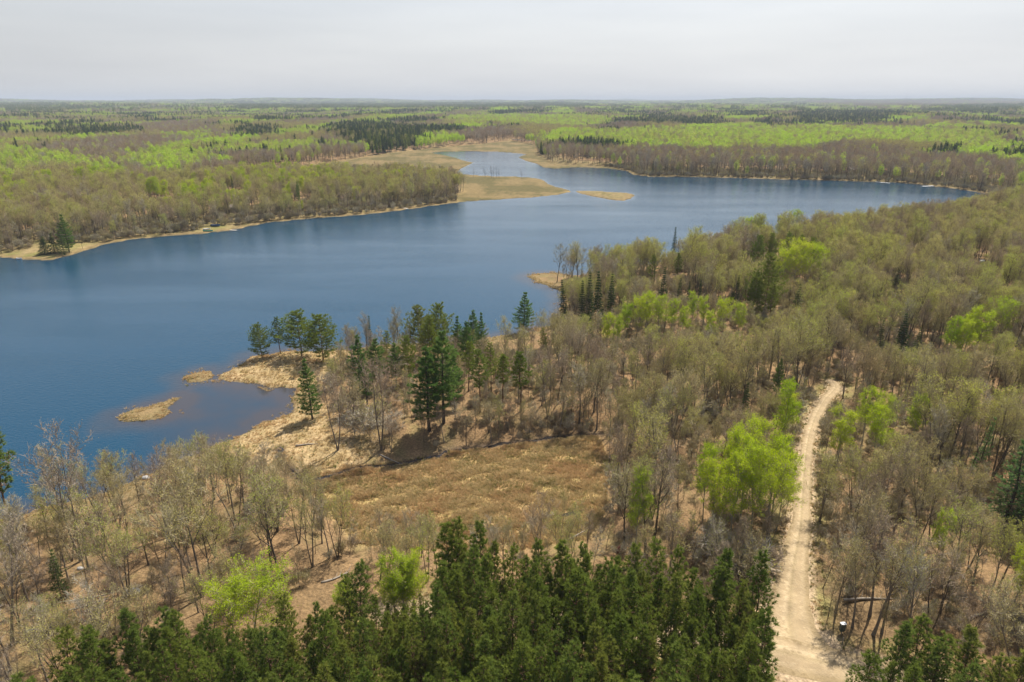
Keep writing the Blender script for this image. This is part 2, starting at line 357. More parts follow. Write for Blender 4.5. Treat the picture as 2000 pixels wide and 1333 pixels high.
def tuft(C, c, d, L, w, n, r, spread=1.0, mat=0):
    o = d.cross(Vector((0, 0, 1)) if abs(d.z) < 0.9 else Vector((1, 0, 0))).normalized(); o2 = d.cross(o)
    for k in range(n):
        az = r.uniform(0, 6.28); a = r.uniform(0.15, 1.25) * spread
        dd = d * math.cos(a) + (o * math.cos(az) + o2 * math.sin(az)) * math.sin(a)
        s = dd.cross(rvec(r)).normalized() * w; b = c - dd * L * 0.15
        C.tri(b - s, b + s, c + dd * L * r.uniform(0.75, 1.15), mat)
def red_pine(seed, H, clear=0.45, rad=2.0, nwh=13, tn=15, tL=0.40, more=1.0):
    r = random.Random(seed); T = MB(); C = MB()
    wob = [Vector((r.uniform(-.1, .1), r.uniform(-.1, .1), 0)) for _ in range(9)]
    tp = [Vector((0, 0, -0.3 + (H + 0.1) * i / 8)) + wob[i] * i / 4 for i in range(9)]
    R0 = H * 0.0105
    T.tube(tp, [R0 * (1.25 if i == 0 else 1) * (1 - 0.9 * i / 8) for i in range(9)], 7)
    for i in range(nwh):
        t = i / (nwh - 1); z = H * (clear + (1 - clear) * 0.97 * t)
        prof = (0.45 + 0.55 * min(1, t / 0.3)) * (1 - max(0, t - 0.3) / 0.7 * 0.82)
        nb = r.randint(4, 6); a0 = r.uniform(0, 6.28)
        for j in range(nb):
            L = rad * prof * r.uniform(0.5, 1.35)
            if t < 0.25 and r.random() < 0.3: continue
            az = a0 + math.tau * j / nb + r.uniform(-.35, .35)
            out = Vector((math.cos(az), math.sin(az), 0)); base = Vector((0, 0, z)) + wob[min(8, int(z / H * 8))] * z / H * 2
            pts = [base, base + out * L * 0.5 + Vector((0, 0, L * (0.02 + 0.2 * t))), base + out * L + Vector((0, 0, L * (0.28 + 0.5 * t)))]
            T.tube(pts, [0.045 * (1.2 - t * .6), 0.03, 0.012], 3)
            tuft(C, pts[2], (out + Vector((0, 0, 0.9))).normalized(), tL * 1.1, 0.042, tn, r)
            for q in range(int((2 + 3.5 * L) * more)):
                f = r.uniform(0.3, 1.0); p = pts[0].lerp(pts[1], f * 2) if f < 0.5 else pts[1].lerp(pts[2], f * 2 - 1)
                sidev = Vector((-out.y, out.x, 0)) * r.uniform(-1, 1) * L * 0.34
                tuft(C, p + sidev + Vector((0, 0, r.uniform(0.0, 0.35))), (out * 0.6 + sidev * 0.6 + Vector((0, 0, 0.9))).normalized(), tL, 0.042, tn, r)
    tuft(C, tp[8], Vector((0, 0, 1)), tL * 1.2, 0.05, tn + 4, r)
    for q in range(5):   # a few dead stubs on the bare stem
        z = r.uniform(0.2, clear) * H; a = r.uniform(0, 6.28)
        T.tube([Vector((0, 0, z)), Vector((math.cos(a), math.sin(a), -0.1)) * r.uniform(0.5, 1.1) + Vector((0, 0, z))], [0.02, 0.008], 3)
    return T, C
def white_pine(seed, H, clear=0.2, rad=3.2, nwh=15, conic=0.75, tn=10, tL=0.42, droop=0.0, dens=1.5):
    r = random.Random(seed); T = MB(); C = MB()
    tp = [Vector((math.sin(i * 1.3 + seed) * 0.08, math.cos(i + seed) * 0.08, -0.3 + (H + 0.1) * i / 8)) for i in range(9)]; R0 = H * 0.013
    T.tube(tp, [R0 * (1.25 if i == 0 else 1) * (1 - 0.92 * i / 8) for i in range(9)], 7)
    for i in range(nwh):
        t = i / (nwh - 1); z = H * (clear + (1 - clear) * 0.96 * t)
        prof = (0.6 + 0.4 * min(1, t / 0.2)) * (1 - conic * t) * (1 - 0.9 * max(0, t - 0.75) / 0.25)
        nb = r.randint(4, 6); a0 = r.uniform(0, 6.28)
        for j in range(nb):
            L = max(0.35, rad * prof * r.uniform(0.55, 1.25)); az = a0 + math.tau * j / nb + r.uniform(-.4, .4); out = Vector((math.cos(az), math.sin(az), 0))
            base = Vector((0, 0, z + r.uniform(-.3, .3)))
            pts = [base, base + out * L * 0.55 + Vector((0, 0, L * (0.05 - droop))), base + out * L + Vector((0, 0, L * (0.22 - droop * 1.2 + 0.35 * t)))]
            T.tube(pts, [0.05 * (1.2 - .7 * t), 0.03, 0.012], 3)
            for q in range(int((4 + 7 * L) * dens)):
                f = r.uniform(0.2, 1.02); p = pts[0].lerp(pts[1], f * 2) if f < 0.5 else pts[1].lerp(pts[2], f * 2 - 1)
                sv = Vector((-out.y, out.x, 0)) * r.uniform(-1, 1) * L * 0.36 * (1.15 - f * 0.6)
                tuft(C, p + sv + Vector((0, 0, r.uniform(-0.05, 0.22))), (out + sv * 0.8 + Vector((0, 0, 0.45))).normalized(), tL, 0.042, tn, r)
    tuft(C, tp[8], Vector((0, 0, 1)), tL * 1.3, 0.05, tn + 4, r, 0.6)
    return T, C
def spruce(seed, H, rad=1.9, nwh=20, tn=8, clear=0.06, dens=1.0):
    r = random.Random(seed); T = MB(); C = MB()
    tp = [Vector((0, 0, -0.3 + (H + 0.1) * i / 6)) for i in range(7)]; R0 = H * 0.011
    T.tube(tp, [R0 * (1.2 if i == 0 else 1) * (1 - 0.93 * i / 6) for i in range(7)], 6)
    for i in range(nwh):
        t = i / (nwh - 1); z = H * (clear + (1 - clear) * 0.97 * t); nb = r.randint(5, 7); a0 = r.uniform(0, 6.28)
        for j in range(nb):
            L = max(0.18, rad * (1 - t) ** 0.85 * r.uniform(0.65, 1.15)); az = a0 + math.tau * j / nb + r.uniform(-.3, .3); out = Vector((math.cos(az), math.sin(az), 0))
            base = Vector((0, 0, z)); pts = [base, base + out * L * 0.6 + Vector((0, 0, -L * 0.22)), base + out * L + Vector((0, 0, -L * 0.2))]
            if L > 0.6: T.tube(pts, [0.03, 0.02, 0.01], 3)
            for q in range(int((2 + 6 * L) * dens)):
                f = r.uniform(0.15, 1.0); p = pts[0].lerp(pts[1], f * 2) if f < 0.5 else pts[1].lerp(pts[2], f * 2 - 1)
                sv = Vector((-out.y, out.x, 0)) * r.uniform(-1, 1) * L * 0.3
                tuft(C, p + sv, (out + sv + Vector((0, 0, r.uniform(-.5, .1)))).normalized(), 0.36, 0.06, tn, r)
    tuft(C, tp[6], Vector((0, 0, 1)), 0.4, 0.05, 8, r, 0.5)
    return T, C

PROTO = {}      # kind -> list of dict(trunk, crown, joined, H)
def join_mesh(name, T, C, tm, cm):
    J = MB(); J.v = list(T.v) + list(C.v); o = len(T.v); J.f = list(T.f) + [tuple(i + o for i in f) for f in C.f]
    J.m = [0] * len(T.f) + [1 + m for m in C.m]
    return J.mesh(name, [tm] + cm)
def reg(kind, T, C, tm, cm, H):
    L = PROTO.setdefault(kind, []); i = len(L)
    L.append(dict(trunk=T.mesh(kind + '_trunk', [tm], True), crown=C.mesh(kind + '_crown', cm), H=H, src=(T, C, tm, cm), joined=None))
def joined(kind, i):
    d = PROTO[kind][i]
    if d['joined'] is None: d['joined'] = join_mesh(kind + '_whole', *d['src'])
    return d['joined']
for k in range(5):
    T, C, _ = broadleaf(100 + k, 17, clear=0.36 + 0.04 * (k % 3), nlimb=12, ang=(0.45, 0.85), spread=(0.78, 0.66, 0.85, 0.7, 0.75)[k], forks=(1, 1, 2, 1, 3)[k], leaf=1.5, leaf_s=0.125, jit=0.15, nsub=(6, 5, 4))
    reg('hardwood', T, C, M['bark'], [M['twig'], M['bud']], 17)
for k in range(3):
    T, C, _ = broadleaf(150 + k, 17, clear=0.36, nlimb=12, ang=(0.45, 0.85), spread=(0.8, 0.68, 0.74)[k], forks=(1, 1, 2)[k], leaf=2.2, leaf_s=0.13, jit=0.16, nsub=(6, 5, 4))
    reg('hardwood', T, C, M['bark'], [M['twig'], M['bud_green']], 17)
for k in range(4):
    T, C, _ = broadleaf(200 + k, 16, clear=0.42, nlimb=10, ang=(0.35, 0.7), spread=(0.72, 0.85, 0.65, 0.8)[k], forks=(1, 2, 1, 1)[k], leaf=(0.6, 1, 0.5, 0.5)[k], leaf_s=0.1, twig_w=0.02, nsub=(6, 5, 4))
    reg('bare', T, C, M['bark'], [M['twig_red'] if k < 2 else M['twig_grey'] if k == 2 else M['twig'], M['bud_red'] if k < 2 else M['bud']], 16)
for k in range(4):
    T, C, _ = broadleaf(300 + k, 14, clear=0.28, nlimb=12, ang=(0.45, 0.85), spread=(0.6, 0.72, 0.55, 0.95)[k], leaf=7, leaf_s=0.12, jit=0.20, r0=0.13, nsub=(6, 5, 4))
    reg('aspen', T, C, M['aspen_bark'], [M['twig'], M['lime']], 14)
for k in range(4):
    T, C, _ = broadleaf(400 + k, 10, clear=0.35, nlimb=9, ang=(0.4, 0.75), spread=(0.5, 0.6, 0.45, 0.55)[k], leaf=(1.3, 0.5, 0.3, 0.9)[k], leaf_s=0.10, r0=0.07, nsub=(5, 4, 3), lean=0.14)
    reg('sapling', T, C, M['bark'], [M['twig'] if k != 2 else M['twig_grey'], M['bud'] if k != 1 else M['bud_red']], 10)
for k in range(3):
    T, C, _ = broadleaf(500 + k, 3.2, clear=0.15, nlimb=8, ang=(0.5, 0.9), spread=1.0, forks=3, leaf=0.5, leaf_s=0.08, r0=0.035, nsub=(4, 4, 3))
    reg('shrub', T, C, M['bark'], [(M['twig_red'], M['twig'], M['twig_grey'])[k], M['bud']], 3.2)
for k in range(5):
    T, C = red_pine(600 + k, 14, clear=(0.42, 0.36, 0.48, 0.4, 0.3)[k], rad=(1.75, 1.9, 1.55, 1.85, 2.2)[k])
    reg('red_pine', T, C, M['pine_bark'], [M['red_pine']], 14)
for k in range(2):     # broad open-grown red pine
    T, C = red_pine(650 + k, 14, clear=0.10, rad=(5.2, 4.8)[k], nwh=15, tn=14, tL=0.52, more=1.6)
    reg('open_pine', T, C, M['pine_bark'], [M['red_pine']], 14)
for k in range(3):
    T, C = white_pine(700 + k, 17, clear=(0.2, 0.12, 0.28)[k], rad=(3.3, 3.6, 3.0)[k], conic=(0.75, 0.85, 0.6)[k])
    reg('white_pine', T, C, M['dark_bark'], [M['white_pine']], 17)
for k in range(3):
    T, C = spruce(800 + k, 14, rad=(1.9, 2.3, 1.6)[k]); reg('spruce', T, C, M['dark_bark'], [M['spruce']], 14)
for k in range(2):
    T, C = white_pine(900 + k, 15, clear=0.15, rad=2.6, conic=0.9, tn=7, tL=0.26, droop=0.05, dens=1.1); reg('larch', T, C, M['dark_bark'], [M['larch']], 15)
for k in range(2):
    T, C = spruce(950 + k, 11, rad=2.3, nwh=15, tn=7, clear=0.12, dens=0.8); reg('hemlock', T, C, M['dark_bark'], [M['hemlock']], 11)
for k in range(2):
    T, C, _ = broadleaf(970 + k, 9, clear=0.3, nlimb=8, ang=(0.5, 1.0), spread=0.4, leaf=0, r0=0.1, nsub=(4, 2, 1)); reg('snag', T, C, M['dark_bark'], [M['dark_bark'], M['dark_bark']], 9)

# distant trees: fewer, larger faces
def far_broad(seed, H, w, nleaf, s, tm, lm, twn=60, low=0.38):
    r = random.Random(seed); T = MB(); C = MB()
    T.tube([Vector((0, 0, -0.5)), Vector((r.uniform(-.3, .3), r.uniform(-.3, .3), H * 0.5)), Vector((r.uniform(-.6, .6), r.uniform(-.6, .6), H * 0.85))], [0.2, 0.13, 0.05], 4)
    for k in range(6):
        a = r.uniform(0, 6.28); z = H * r.uniform(0.4, 0.65); e = Vector((math.cos(a) * w * 0.6, math.sin(a) * w * 0.6, z + H * 0.25))
        T.tube([Vector((0, 0, z)), e], [0.09, 0.03], 3)
    def pt():
        while True:
            q = Vector((r.uniform(-1, 1), r.uniform(-1, 1), r.uniform(-1, 1)))
            if q.length < 1 and q.length > 0.3: break
        z = (q.z * 0.5 + 0.5); zz = H * (low + (1 - low) * z); f = 1.0 - 0.35 * abs(z - 0.45)
        return Vector((q.x * w * f, q.y * w * f, zz))
    for k in range(twn):
        p = pt(); d = (p - Vector((0, 0, H * 0.35))).normalized() + rvec(r) * 0.4; s_ = d.cross(rvec(r)).normalized() * 0.07; C.tri(p - s_, p + s_, p + d * 1.6, 0)
    for k in range(nleaf): leaf_tri(C, pt(), s * r.uniform(0.6, 1.4), r, 1)
    return T, C
def far_conifer(seed, H, w, n, clear=0.1, flat=0.9):
    r = random.Random(seed); T = MB(); C = MB(); T.tube([Vector((0, 0, -0.5)), Vector((0, 0, H))], [0.17, 0.02], 4)
    for k in range(n):
        t = r.random() ** 1.3; z = H * (clear + (1 - clear) * t); L = w * (1 - t) ** flat * r.uniform(0.6, 1.1) + 0.15; a = r.uniform(0, 6.28)
        o = Vector((math.cos(a), math.sin(a), 0)); sd_ = Vector((-o.y, o.x, 0)) * (0.25 + 0.22 * L)
        b = Vector((0, 0, z + 0.25)) + o * L * 0.25; C.tri(b - sd_, b + sd_, b + o * L * 0.8 - Vector((0, 0, 0.3 * L - 0.1)), 0)
        leaf_tri(C, b + o * L * r.uniform(0, 0.7), 0.7, r, 0)
    return T, C
for k in range(4):
    T, C = far_broad(20 + k, 16, (3.4, 2.9, 3.8, 3.1)[k], 300, 0.34, None, None, 130); reg('far_hardwood', T, C, M['bark'], [M['twig'], M['bud']], 16)
for k in range(4):
    T, C = far_broad(30 + k, 16, (3.0, 2.6, 3.2, 2.8)[k], 190, 0.30, None, None, 170, 0.42); reg('far_bare', T, C, M['bark'], [M['twig_red'] if k < 3 else M['twig_grey'], M['bud_red'] if k < 3 else M['twig_grey']], 16)
for k in range(3):
    T, C = far_broad(40 + k, 15, (2.6, 3.1, 2.3)[k], 480, 0.5, None, None, 30, 0.32); reg('far_aspen', T, C, M['aspen_bark'], [M['twig'], M['lime_far']], 15)
for k in range(3):
    T, C = far_conifer(50 + k, (17, 18, 15)[k], (2.6, 3.2, 2.1)[k], 190, (0.2, 0.3, 0.1)[k], (0.6, 0.5, 0.9)[k]); reg('far_conifer', T, C, M['dark_bark'], [M['spruce'] if k else M['red_pine']], 17)
def clump(kind, base, seed, n=9, size=46, sc=1.15):
    """a patch of canopy for woods several kilometres off"""
    r = random.Random(seed); T = MB(); C = MB()
    for k in range(n):
        ST, SCn, tm, cm = PROTO[base][r.randrange(len(PROTO[base]))]['src']
        o = Vector((r.uniform(-.5, .5) * size, r.uniform(-.5, .5) * size, r.uniform(-2, 1))); s = sc * r.uniform(0.8, 1.25)
        i0 = len(C.v); sel = list(range(0, len(SCn.f), 4))
        for fi in sel:
            f = SCn.f[fi]; ps = [SCn.v[i] for i in f]; c = sum(ps, Vector()) / 3
            C.tri(*[o + Vector((1.5, 1.5, 1.0)) * 0 + Vector(((c.x * 1.5 + (q.x - c.x) * 2.2) * s, (c.y * 1.5 + (q.y - c.y) * 2.2) * s, (c.z + (q.z - c.z) * 2.2) * s)) for q in ps], SCn.m[fi])
        T.tube([o, o + Vector((0, 0, 10))], [0.3, 0.15], 3)
    tm, cm = PROTO[base][0]['src'][2:]
    reg(kind, T, C, tm, cm, 16)
for k in range(3): clump('clump_hardwood', 'far_hardwood', 60 + k)
for k in range(3): clump('clump_bare', 'far_bare', 70 + k)
for k in range(3): clump('clump_aspen', 'far_aspen', 80 + k)
for k in range(3): clump('clump_conifer', 'far_conifer', 90 + k, 12)

# ------------------------------------------------------------------ object helpers
def tag(o, label=None, cat=None, group=None, kind=None):
    if label: o['label'] = label
    if cat: o['category'] = cat
    if group: o['group'] = group
    if kind: o['kind'] = kind
    return o
def link(name, me, parent=None):
    o = bpy.data.objects.new(name, me); COL.objects.link(o)
    if parent is not None: o.parent = parent
    return o
def empty(name, loc, rz=0.0):
    o = bpy.data.objects.new(name, None); COL.objects.link(o); o.location = loc; o.rotation_euler = (0, 0, rz); o.empty_display_size = 0.5; return o
def instancer(name, kind_list, pts, label, cat):
    """one stuff object: pts rows are x, y, z, scale, zscale, rot, proto number"""
    if len(pts) == 0: return
    a = np.asarray(pts, float); n = len(a)
    me = bpy.data.meshes.new(name); me.vertices.add(n); me.vertices.foreach_set('co', np.ascontiguousarray(a[:, :3]).ravel())
    at = me.attributes.new('scl', 'FLOAT_VECTOR', 'POINT'); at.data.foreach_set('vector', np.stack([a[:, 3], a[:, 3], a[:, 4]], 1).ravel())
    rg = np.random.default_rng(n); tilt = rg.normal(0, 0.035, (n, 2))
    at = me.attributes.new('rot', 'FLOAT_VECTOR', 'POINT'); at.data.foreach_set('vector', np.stack([tilt[:, 0], tilt[:, 1], a[:, 5]], 1).ravel())
    at = me.attributes.new('idx', 'INT', 'POINT'); at.data.foreach_set('value', a[:, 6].astype(np.int32))
    me.update()
    o = link(name, me); tag(o, label, cat, kind='stuff')
    pc = bpy.data.collections.new(name + '_kinds'); k = 0
    for kd in kind_list:
        for i in range(len(PROTO[kd])):
            po = bpy.data.objects.new('%s_%03d' % (name, k), joined(kd, i)); pc.objects.link(po); k += 1
    ng = bpy.data.node_groups.new(name + '_scatter', 'GeometryNodeTree')
    ng.interface.new_socket('Geometry', in_out='INPUT', socket_type='NodeSocketGeometry'); ng.interface.new_socket('Geometry', in_out='OUTPUT', socket_type='NodeSocketGeometry')
    gi = ng.nodes.new('NodeGroupInput'); go = ng.nodes.new('NodeGroupOutput'); ip = ng.nodes.new('GeometryNodeInstanceOnPoints')
    ci = ng.nodes.new('GeometryNodeCollectionInfo'); ci.inputs['Collection'].default_value = pc; ci.inputs['Separate Children'].default_value = True; ci.inputs['Reset Children'].default_value = True
    def na(nm, ty):
        x = ng.nodes.new('GeometryNodeInputNamedAttribute'); x.data_type = ty; x.inputs['Name'].default_value = nm; return x.outputs['Attribute']
    ng.links.new(gi.outputs[0], ip.inputs['Points']); ng.links.new(ci.outputs[0], ip.inputs['Instance']); ip.inputs['Pick Instance'].default_value = True
    ng.links.new(na('idx', 'INT'), ip.inputs['Instance Index']); ng.links.new(na('rot', 'FLOAT_VECTOR'), ip.inputs['Rotation']); ng.links.new(na('scl', 'FLOAT_VECTOR'), ip.inputs['Scale'])
    ng.links.new(ip.outputs[0], go.inputs[0])
    md = o.modifiers.new('scatter', 'NODES'); md.node_group = ng
    return o

# ------------------------------------------------------------------ ground
def fan_grid(r_list, a0, a1, nc, cy_=-60.0):
    th = np.linspace(a0, a1, nc); Rr = np.array(r_list)
    X = Rr[:, None] * np.sin(th)[None]; Y = Rr[:, None] * np.cos(th)[None] + cy_
    return X, Y
def grid_mesh(name, X, Y, Z):
    nr, nc = X.shape; me = bpy.data.meshes.new(name)
    co = np.stack([X, Y, Z], -1).reshape(-1, 3); me.vertices.add(len(co)); me.vertices.foreach_set('co', co.ravel())
    i = np.arange(nr * nc).reshape(nr, nc); q = np.stack([i[:-1, :-1], i[:-1, 1:], i[1:, 1:], i[1:, :-1]], -1).reshape(-1, 4)
    me.loops.add(q.size); me.loops.foreach_set('vertex_index', q.ravel().astype(np.int32))
    me.polygons.add(len(q)); me.polygons.foreach_set('loop_start', np.arange(0, q.size, 4, dtype=np.int32))
    try: me.polygons.foreach_set('loop_total', np.full(len(q), 4, dtype=np.int32))
    except Exception: pass
    me.polygons.foreach_set('use_smooth', np.ones(len(q), bool)); me.update(calc_edges=True); me.validate(); return me
rl = [75.0]
while rl[-1] < 26000: rl.append(rl[-1] * (1.006 if rl[-1] < 330 else 1.0095))
X, Y = fan_grid(rl, math.radians(-53), math.radians(53), 560)
Z, S, MD = height(X, Y, True)
ground_me = grid_mesh('ground', X, Y, Z)
def lerp3(a, b, t): return a + (b - a) * t[..., None]
def C3(*c): return np.array(c, float)
n1 = wav(X, Y, 22, 31, 3); n2 = wav(X, Y, 6, 32, 3); n3 = wav(X, Y, 70, 33, 2)
Rr = np.hypot(X, Y)
litter = lerp3(C3(0.27, 0.165, 0.08) + np.zeros(X.shape + (3,)), C3(0.185, 0.125, 0.062), np.clip(0.5 + 0.6 * n1, 0, 1))
litter = lerp3(litter, C3(0.20, 0.17, 0.065), np.clip(0.35 * n3 + 0.5 * n2 - 0.1, 0, 0.65))
drygr = lerp3(C3(0.26, 0.185, 0.085) + np.zeros(X.shape + (3,)), C3(0.18, 0.135, 0.06), np.clip(0.5 + 0.7 * n2, 0, 1))
marshc = lerp3(C3(0.46, 0.31, 0.14) + np.zeros(X.shape + (3,)), C3(0.36, 0.27, 0.10), np.clip(0.45 + 0.7 * n1 + 0.2 * n2, 0, 1))
col = lerp3(litter, drygr, smooth(S, 7, 2) * (Rr < 1800))
near_pt = in_poly(X, Y, CLEAR[0]) | in_poly(X, Y, CLEAR[1])
dc = np.minimum(sdf(X, Y, CLEAR[0]), sdf(X, Y, CLEAR[1])) if True else 0
col = lerp3(col, lerp3(C3(0.42, 0.30, 0.155) + np.zeros(X.shape + (3,)), C3(0.31, 0.225, 0.10), np.clip(0.5 + .7 * n2, 0, 1)), smooth(dc, 2, -2))
col = lerp3(col, marshc, smooth(MD, 1.5, -1.5))
farm = smooth(MD, 5, -5) * smooth(Rr, 250, 330)
col = lerp3(col, lerp3(C3(0.115, 0.095, 0.035) + np.zeros(X.shape + (3,)), C3(0.20, 0.145, 0.062), np.clip(0.4 + 1.2 * n3 + .9 * n1 + .3 * n2, 0, 1)), farm)
farsh = smooth(Rr, 280, 340) * smooth(S, 60, 30) * (Rr < 1200)
col = lerp3(col, lerp3(C3(0.16, 0.135, 0.05) + np.zeros(X.shape + (3,)), C3(0.26, 0.19, 0.09), np.clip(.5 + .8 * n2, 0, 1)), farsh * smooth(MD, -2, 6) * smooth(S, 2, 8))
leftg = smooth(sdf(X, Y, CLEAR[2]), 8, -4); col = lerp3(col, lerp3(C3(0.18, 0.165, 0.05) + np.zeros(X.shape + (3,)), C3(0.29, 0.215, 0.10), np.clip(.5 + .8 * n1, 0, 1)), leftg * (S > 4))
rd = np.full(X.shape, 50.0); nm = Rr < 260; rd[nm] = road_dist(X[nm], Y[nm])
col = lerp3(col, C3(0.27, 0.235, 0.085), smooth(rd, 4.0, 1.6) * np.clip(0.45 + 0.8 * n2, 0, 0.8))
col = lerp3(col, C3(0.42, 0.31, 0.19), smooth(rd, 1.3, 0.2))
ds = seg_dist(X, Y, STREAM, False); col = lerp3(col, C3(0.10, 0.07, 0.045), smooth(ds, 1.8, 0.5))
col = lerp3(col, C3(0.07, 0.06, 0.04), smooth(S, 0.15, -0.3))
col = lerp3(col, C3(0.10, 0.11, 0.045), smooth(Rr, 1500, 3500))
ca = ground_me.attributes.new('tone', 'FLOAT_COLOR', 'POINT')
ca.data.foreach_set('color', np.concatenate([col, np.ones(X.shape + (1,))], -1).ravel().astype(np.float32))
gm, nt, out = new_mat('leaf_litter_ground')
b = N(nt, 'ShaderNodeBsdfPrincipled'); b.inputs['Roughness'].default_value = 0.95; b.inputs['Specular IOR Level'].default_value = 0.1
at = N(nt, 'ShaderNodeAttribute', attribute_name='tone'); tcn = N(nt, 'ShaderNodeTexCoord')
def noise(nt, vec, sc, det, lo, hi, rough=0.6):
    nz = N(nt, 'ShaderNodeTexNoise'); nz.inputs['Scale'].default_value = sc; nz.inputs['Detail'].default_value = det; nz.inputs['Roughness'].default_value = rough
    nt.links.new(vec, nz.inputs['Vector']); r = N(nt, 'ShaderNodeMapRange'); r.inputs['From Min'].default_value = 0.3; r.inputs['From Max'].default_value = 0.7
    r.inputs['To Min'].default_value = lo; r.inputs['To Max'].default_value = hi; nt.links.new(nz.outputs['Fac'], r.inputs['Value']); return r.outputs[0], nz
f1, z1 = noise(nt, tcn.outputs['Object'], 2.6, 5, 0.55, 1.35); f2, z2 = noise(nt, tcn.outputs['Object'], 0.35, 4, 0.75, 1.22)
mm = N(nt, 'ShaderNodeMath', operation='MULTIPLY'); nt.links.new(f1, mm.inputs[0]); nt.links.new(f2, mm.inputs[1])
vm = N(nt, 'ShaderNodeVectorMath', operation='SCALE'); nt.links.new(at.outputs['Color'], vm.inputs[0]); nt.links.new(mm.outputs[0], vm.inputs['Scale'])
nt.links.new(vm.outputs[0], b.inputs['Base Color'])
bp = N(nt, 'ShaderNodeBump'); bp.inputs['Strength'].default_value = 0.9; bp.inputs['Distance'].default_value = 0.22
nt.links.new(z1.outputs['Fac'], bp.inputs['Height']); nt.links.new(bp.outputs[0], b.inputs['Normal']); nt.links.new(b.outputs[0], out.inputs['Surface'])
ground_me.materials.append(gm)
tag(link('ground', ground_me), kind='structure')

# ------------------------------------------------------------------ lake
wr = [130.0]
while wr[-1] < 1150: wr.append(wr[-1] * 1.0085)
WX, WY = fan_grid(wr, math.radians(-53), math.radians(53), 420)
WS = land_raw(WX, WY)
water_me = grid_mesh('lake', WX, WY, np.zeros(WX.shape))
shallow = smooth(WS, -9, -0.3) * smooth(np.hypot(WX, WY), 420, 250)
cove = smooth(sdf(WX, WY, poly([(420, 745), (590, 740), (590, 800), (470, 870), (380, 890), (330, 850), (340, 780)])), 10, -5)
shallow = np.clip(shallow * 0.75 + cove * 0.55, 0, 1); calm = np.clip(cove + 0.8 * smooth(WS, -4, -0.5), 0, 1)
for nm_, arr in (('shallow', shallow), ('calm', calm)):
    a_ = water_me.attributes.new(nm_, 'FLOAT', 'POINT'); a_.data.foreach_set('value', arr.ravel().astype(np.float32))
wm_, nt, out = new_mat('lake_water'); b = N(nt, 'ShaderNodeBsdfPrincipled')
ash = N(nt, 'ShaderNodeAttribute', attribute_name='shallow'); acl = N(nt, 'ShaderNodeAttribute', attribute_name='calm'); tcn = N(nt, 'ShaderNodeTexCoord')
fw, zw = noise(nt, tcn.outputs['Object'], 0.16, 5, -0.25, 0.3)
sm = N(nt, 'ShaderNodeMath', operation='MULTIPLY_ADD'); nt.links.new(ash.outputs['Fac'], sm.inputs[0]); nt.links.new(fw, sm.inputs[1]); nt.links.new(ash.outputs['Fac'], sm.inputs[2]); sm.use_clamp = True
mx = N(nt, 'ShaderNodeMixRGB'); mx.inputs[1].default_value = (0.004, 0.042, 0.080, 1); mx.inputs[2].default_value = (0.050, 0.047, 0.05, 1); nt.links.new(sm.outputs[0], mx.inputs['Fac'])
nt.links.new(mx.outputs[0], b.inputs['Base Color']); b.inputs['IOR'].default_value = 1.33; b.inputs['Roughness'].default_value = 0.07
mp = N(nt, 'ShaderNodeMapping'); mp.inputs['Scale'].default_value = (0.8, 1.25, 1); mp.inputs['Rotation'].default_value = (0, 0, 0.5); nt.links.new(tcn.outputs['Object'], mp.inputs[0])
_, za = noise(nt, mp.outputs[0], 1.1, 4, 0, 1, 0.65)
mps = N(nt, 'ShaderNodeMapping'); mps.inputs['Scale'].default_value = (0.35, 1.6, 1); mps.inputs['Rotation'].default_value = (0, 0, 0.35); nt.links.new(tcn.outputs['Object'], mps.inputs[0])
fst, _ = noise(nt, mps.outputs[0], 0.022, 5, 0.35, 1.15)
inv = N(nt, 'ShaderNodeMath', operation='SUBTRACT'); inv.inputs[0].default_value = 1.04; nt.links.new(acl.outputs['Fac'], inv.inputs[1])
st = N(nt, 'ShaderNodeMath', operation='MULTIPLY'); nt.links.new(fst, st.inputs[0]); nt.links.new(inv.outputs[0], st.inputs[1])
bp = N(nt, 'ShaderNodeBump'); bp.inputs['Distance'].default_value = 0.12; nt.links.new(st.outputs[0], bp.inputs['Strength']); nt.links.new(za.outputs['Fac'], bp.inputs['Height'])
nt.links.new(bp.outputs[0], b.inputs['Normal']); nt.links.new(b.outputs[0], out.inputs['Surface'])
water_me.materials.append(wm_)
tag(link('lake', water_me), kind='structure')

# ------------------------------------------------------------------ sandy roads and the stream
def ribbon(name, L, lift, mat, nx=9, jit=0.25, wscale=1.0, seed=1):
    r = random.Random(seed); n = len(L); XX = np.zeros((n, nx)); YY = np.zeros((n, nx)); ac = np.linspace(-1, 1, nx)
    jl = np.convolve([r.uniform(-1, 1) for _ in range(n + 4)], np.ones(3) / 3, 'valid')[:n] * jit; jr = np.convolve([r.uniform(-1, 1) for _ in range(n + 4)], np.ones(3) / 3, 'valid')[:n] * jit
    for i in range(n):
        t = L[min(i + 1, n - 1), :2] - L[max(i - 1, 0), :2]; t = t / (np.hypot(*t) + 1e-9); nrm = np.array([-t[1], t[0]])
        for j in range(nx):
            w = L[i, 2] * wscale * ac[j] + (jl[i] if ac[j] < -0.9 else jr[i] if ac[j] > 0.9 else 0)
            XX[i, j] = L[i, 0] + nrm[0] * w; YY[i, j] = L[i, 1] + nrm[1] * w
    ZZ = height(XX, YY) + lift - 0.06 * (np.abs(ac)[None] > 0.95)
    me = grid_mesh(name, XX, YY, ZZ)
    a_ = me.attributes.new('across', 'FLOAT', 'POINT'); a_.data.foreach_set('value', np.repeat(ac[None], n, 0).ravel().astype(np.float32))
    me.materials.append(mat); return tag(link(name, me), kind='structure')
rm, nt, out = new_mat('sand_track'); b = N(nt, 'ShaderNodeBsdfPrincipled'); b.inputs['Roughness'].default_value = 0.95; b.inputs['Specular IOR Level'].default_value = 0.1
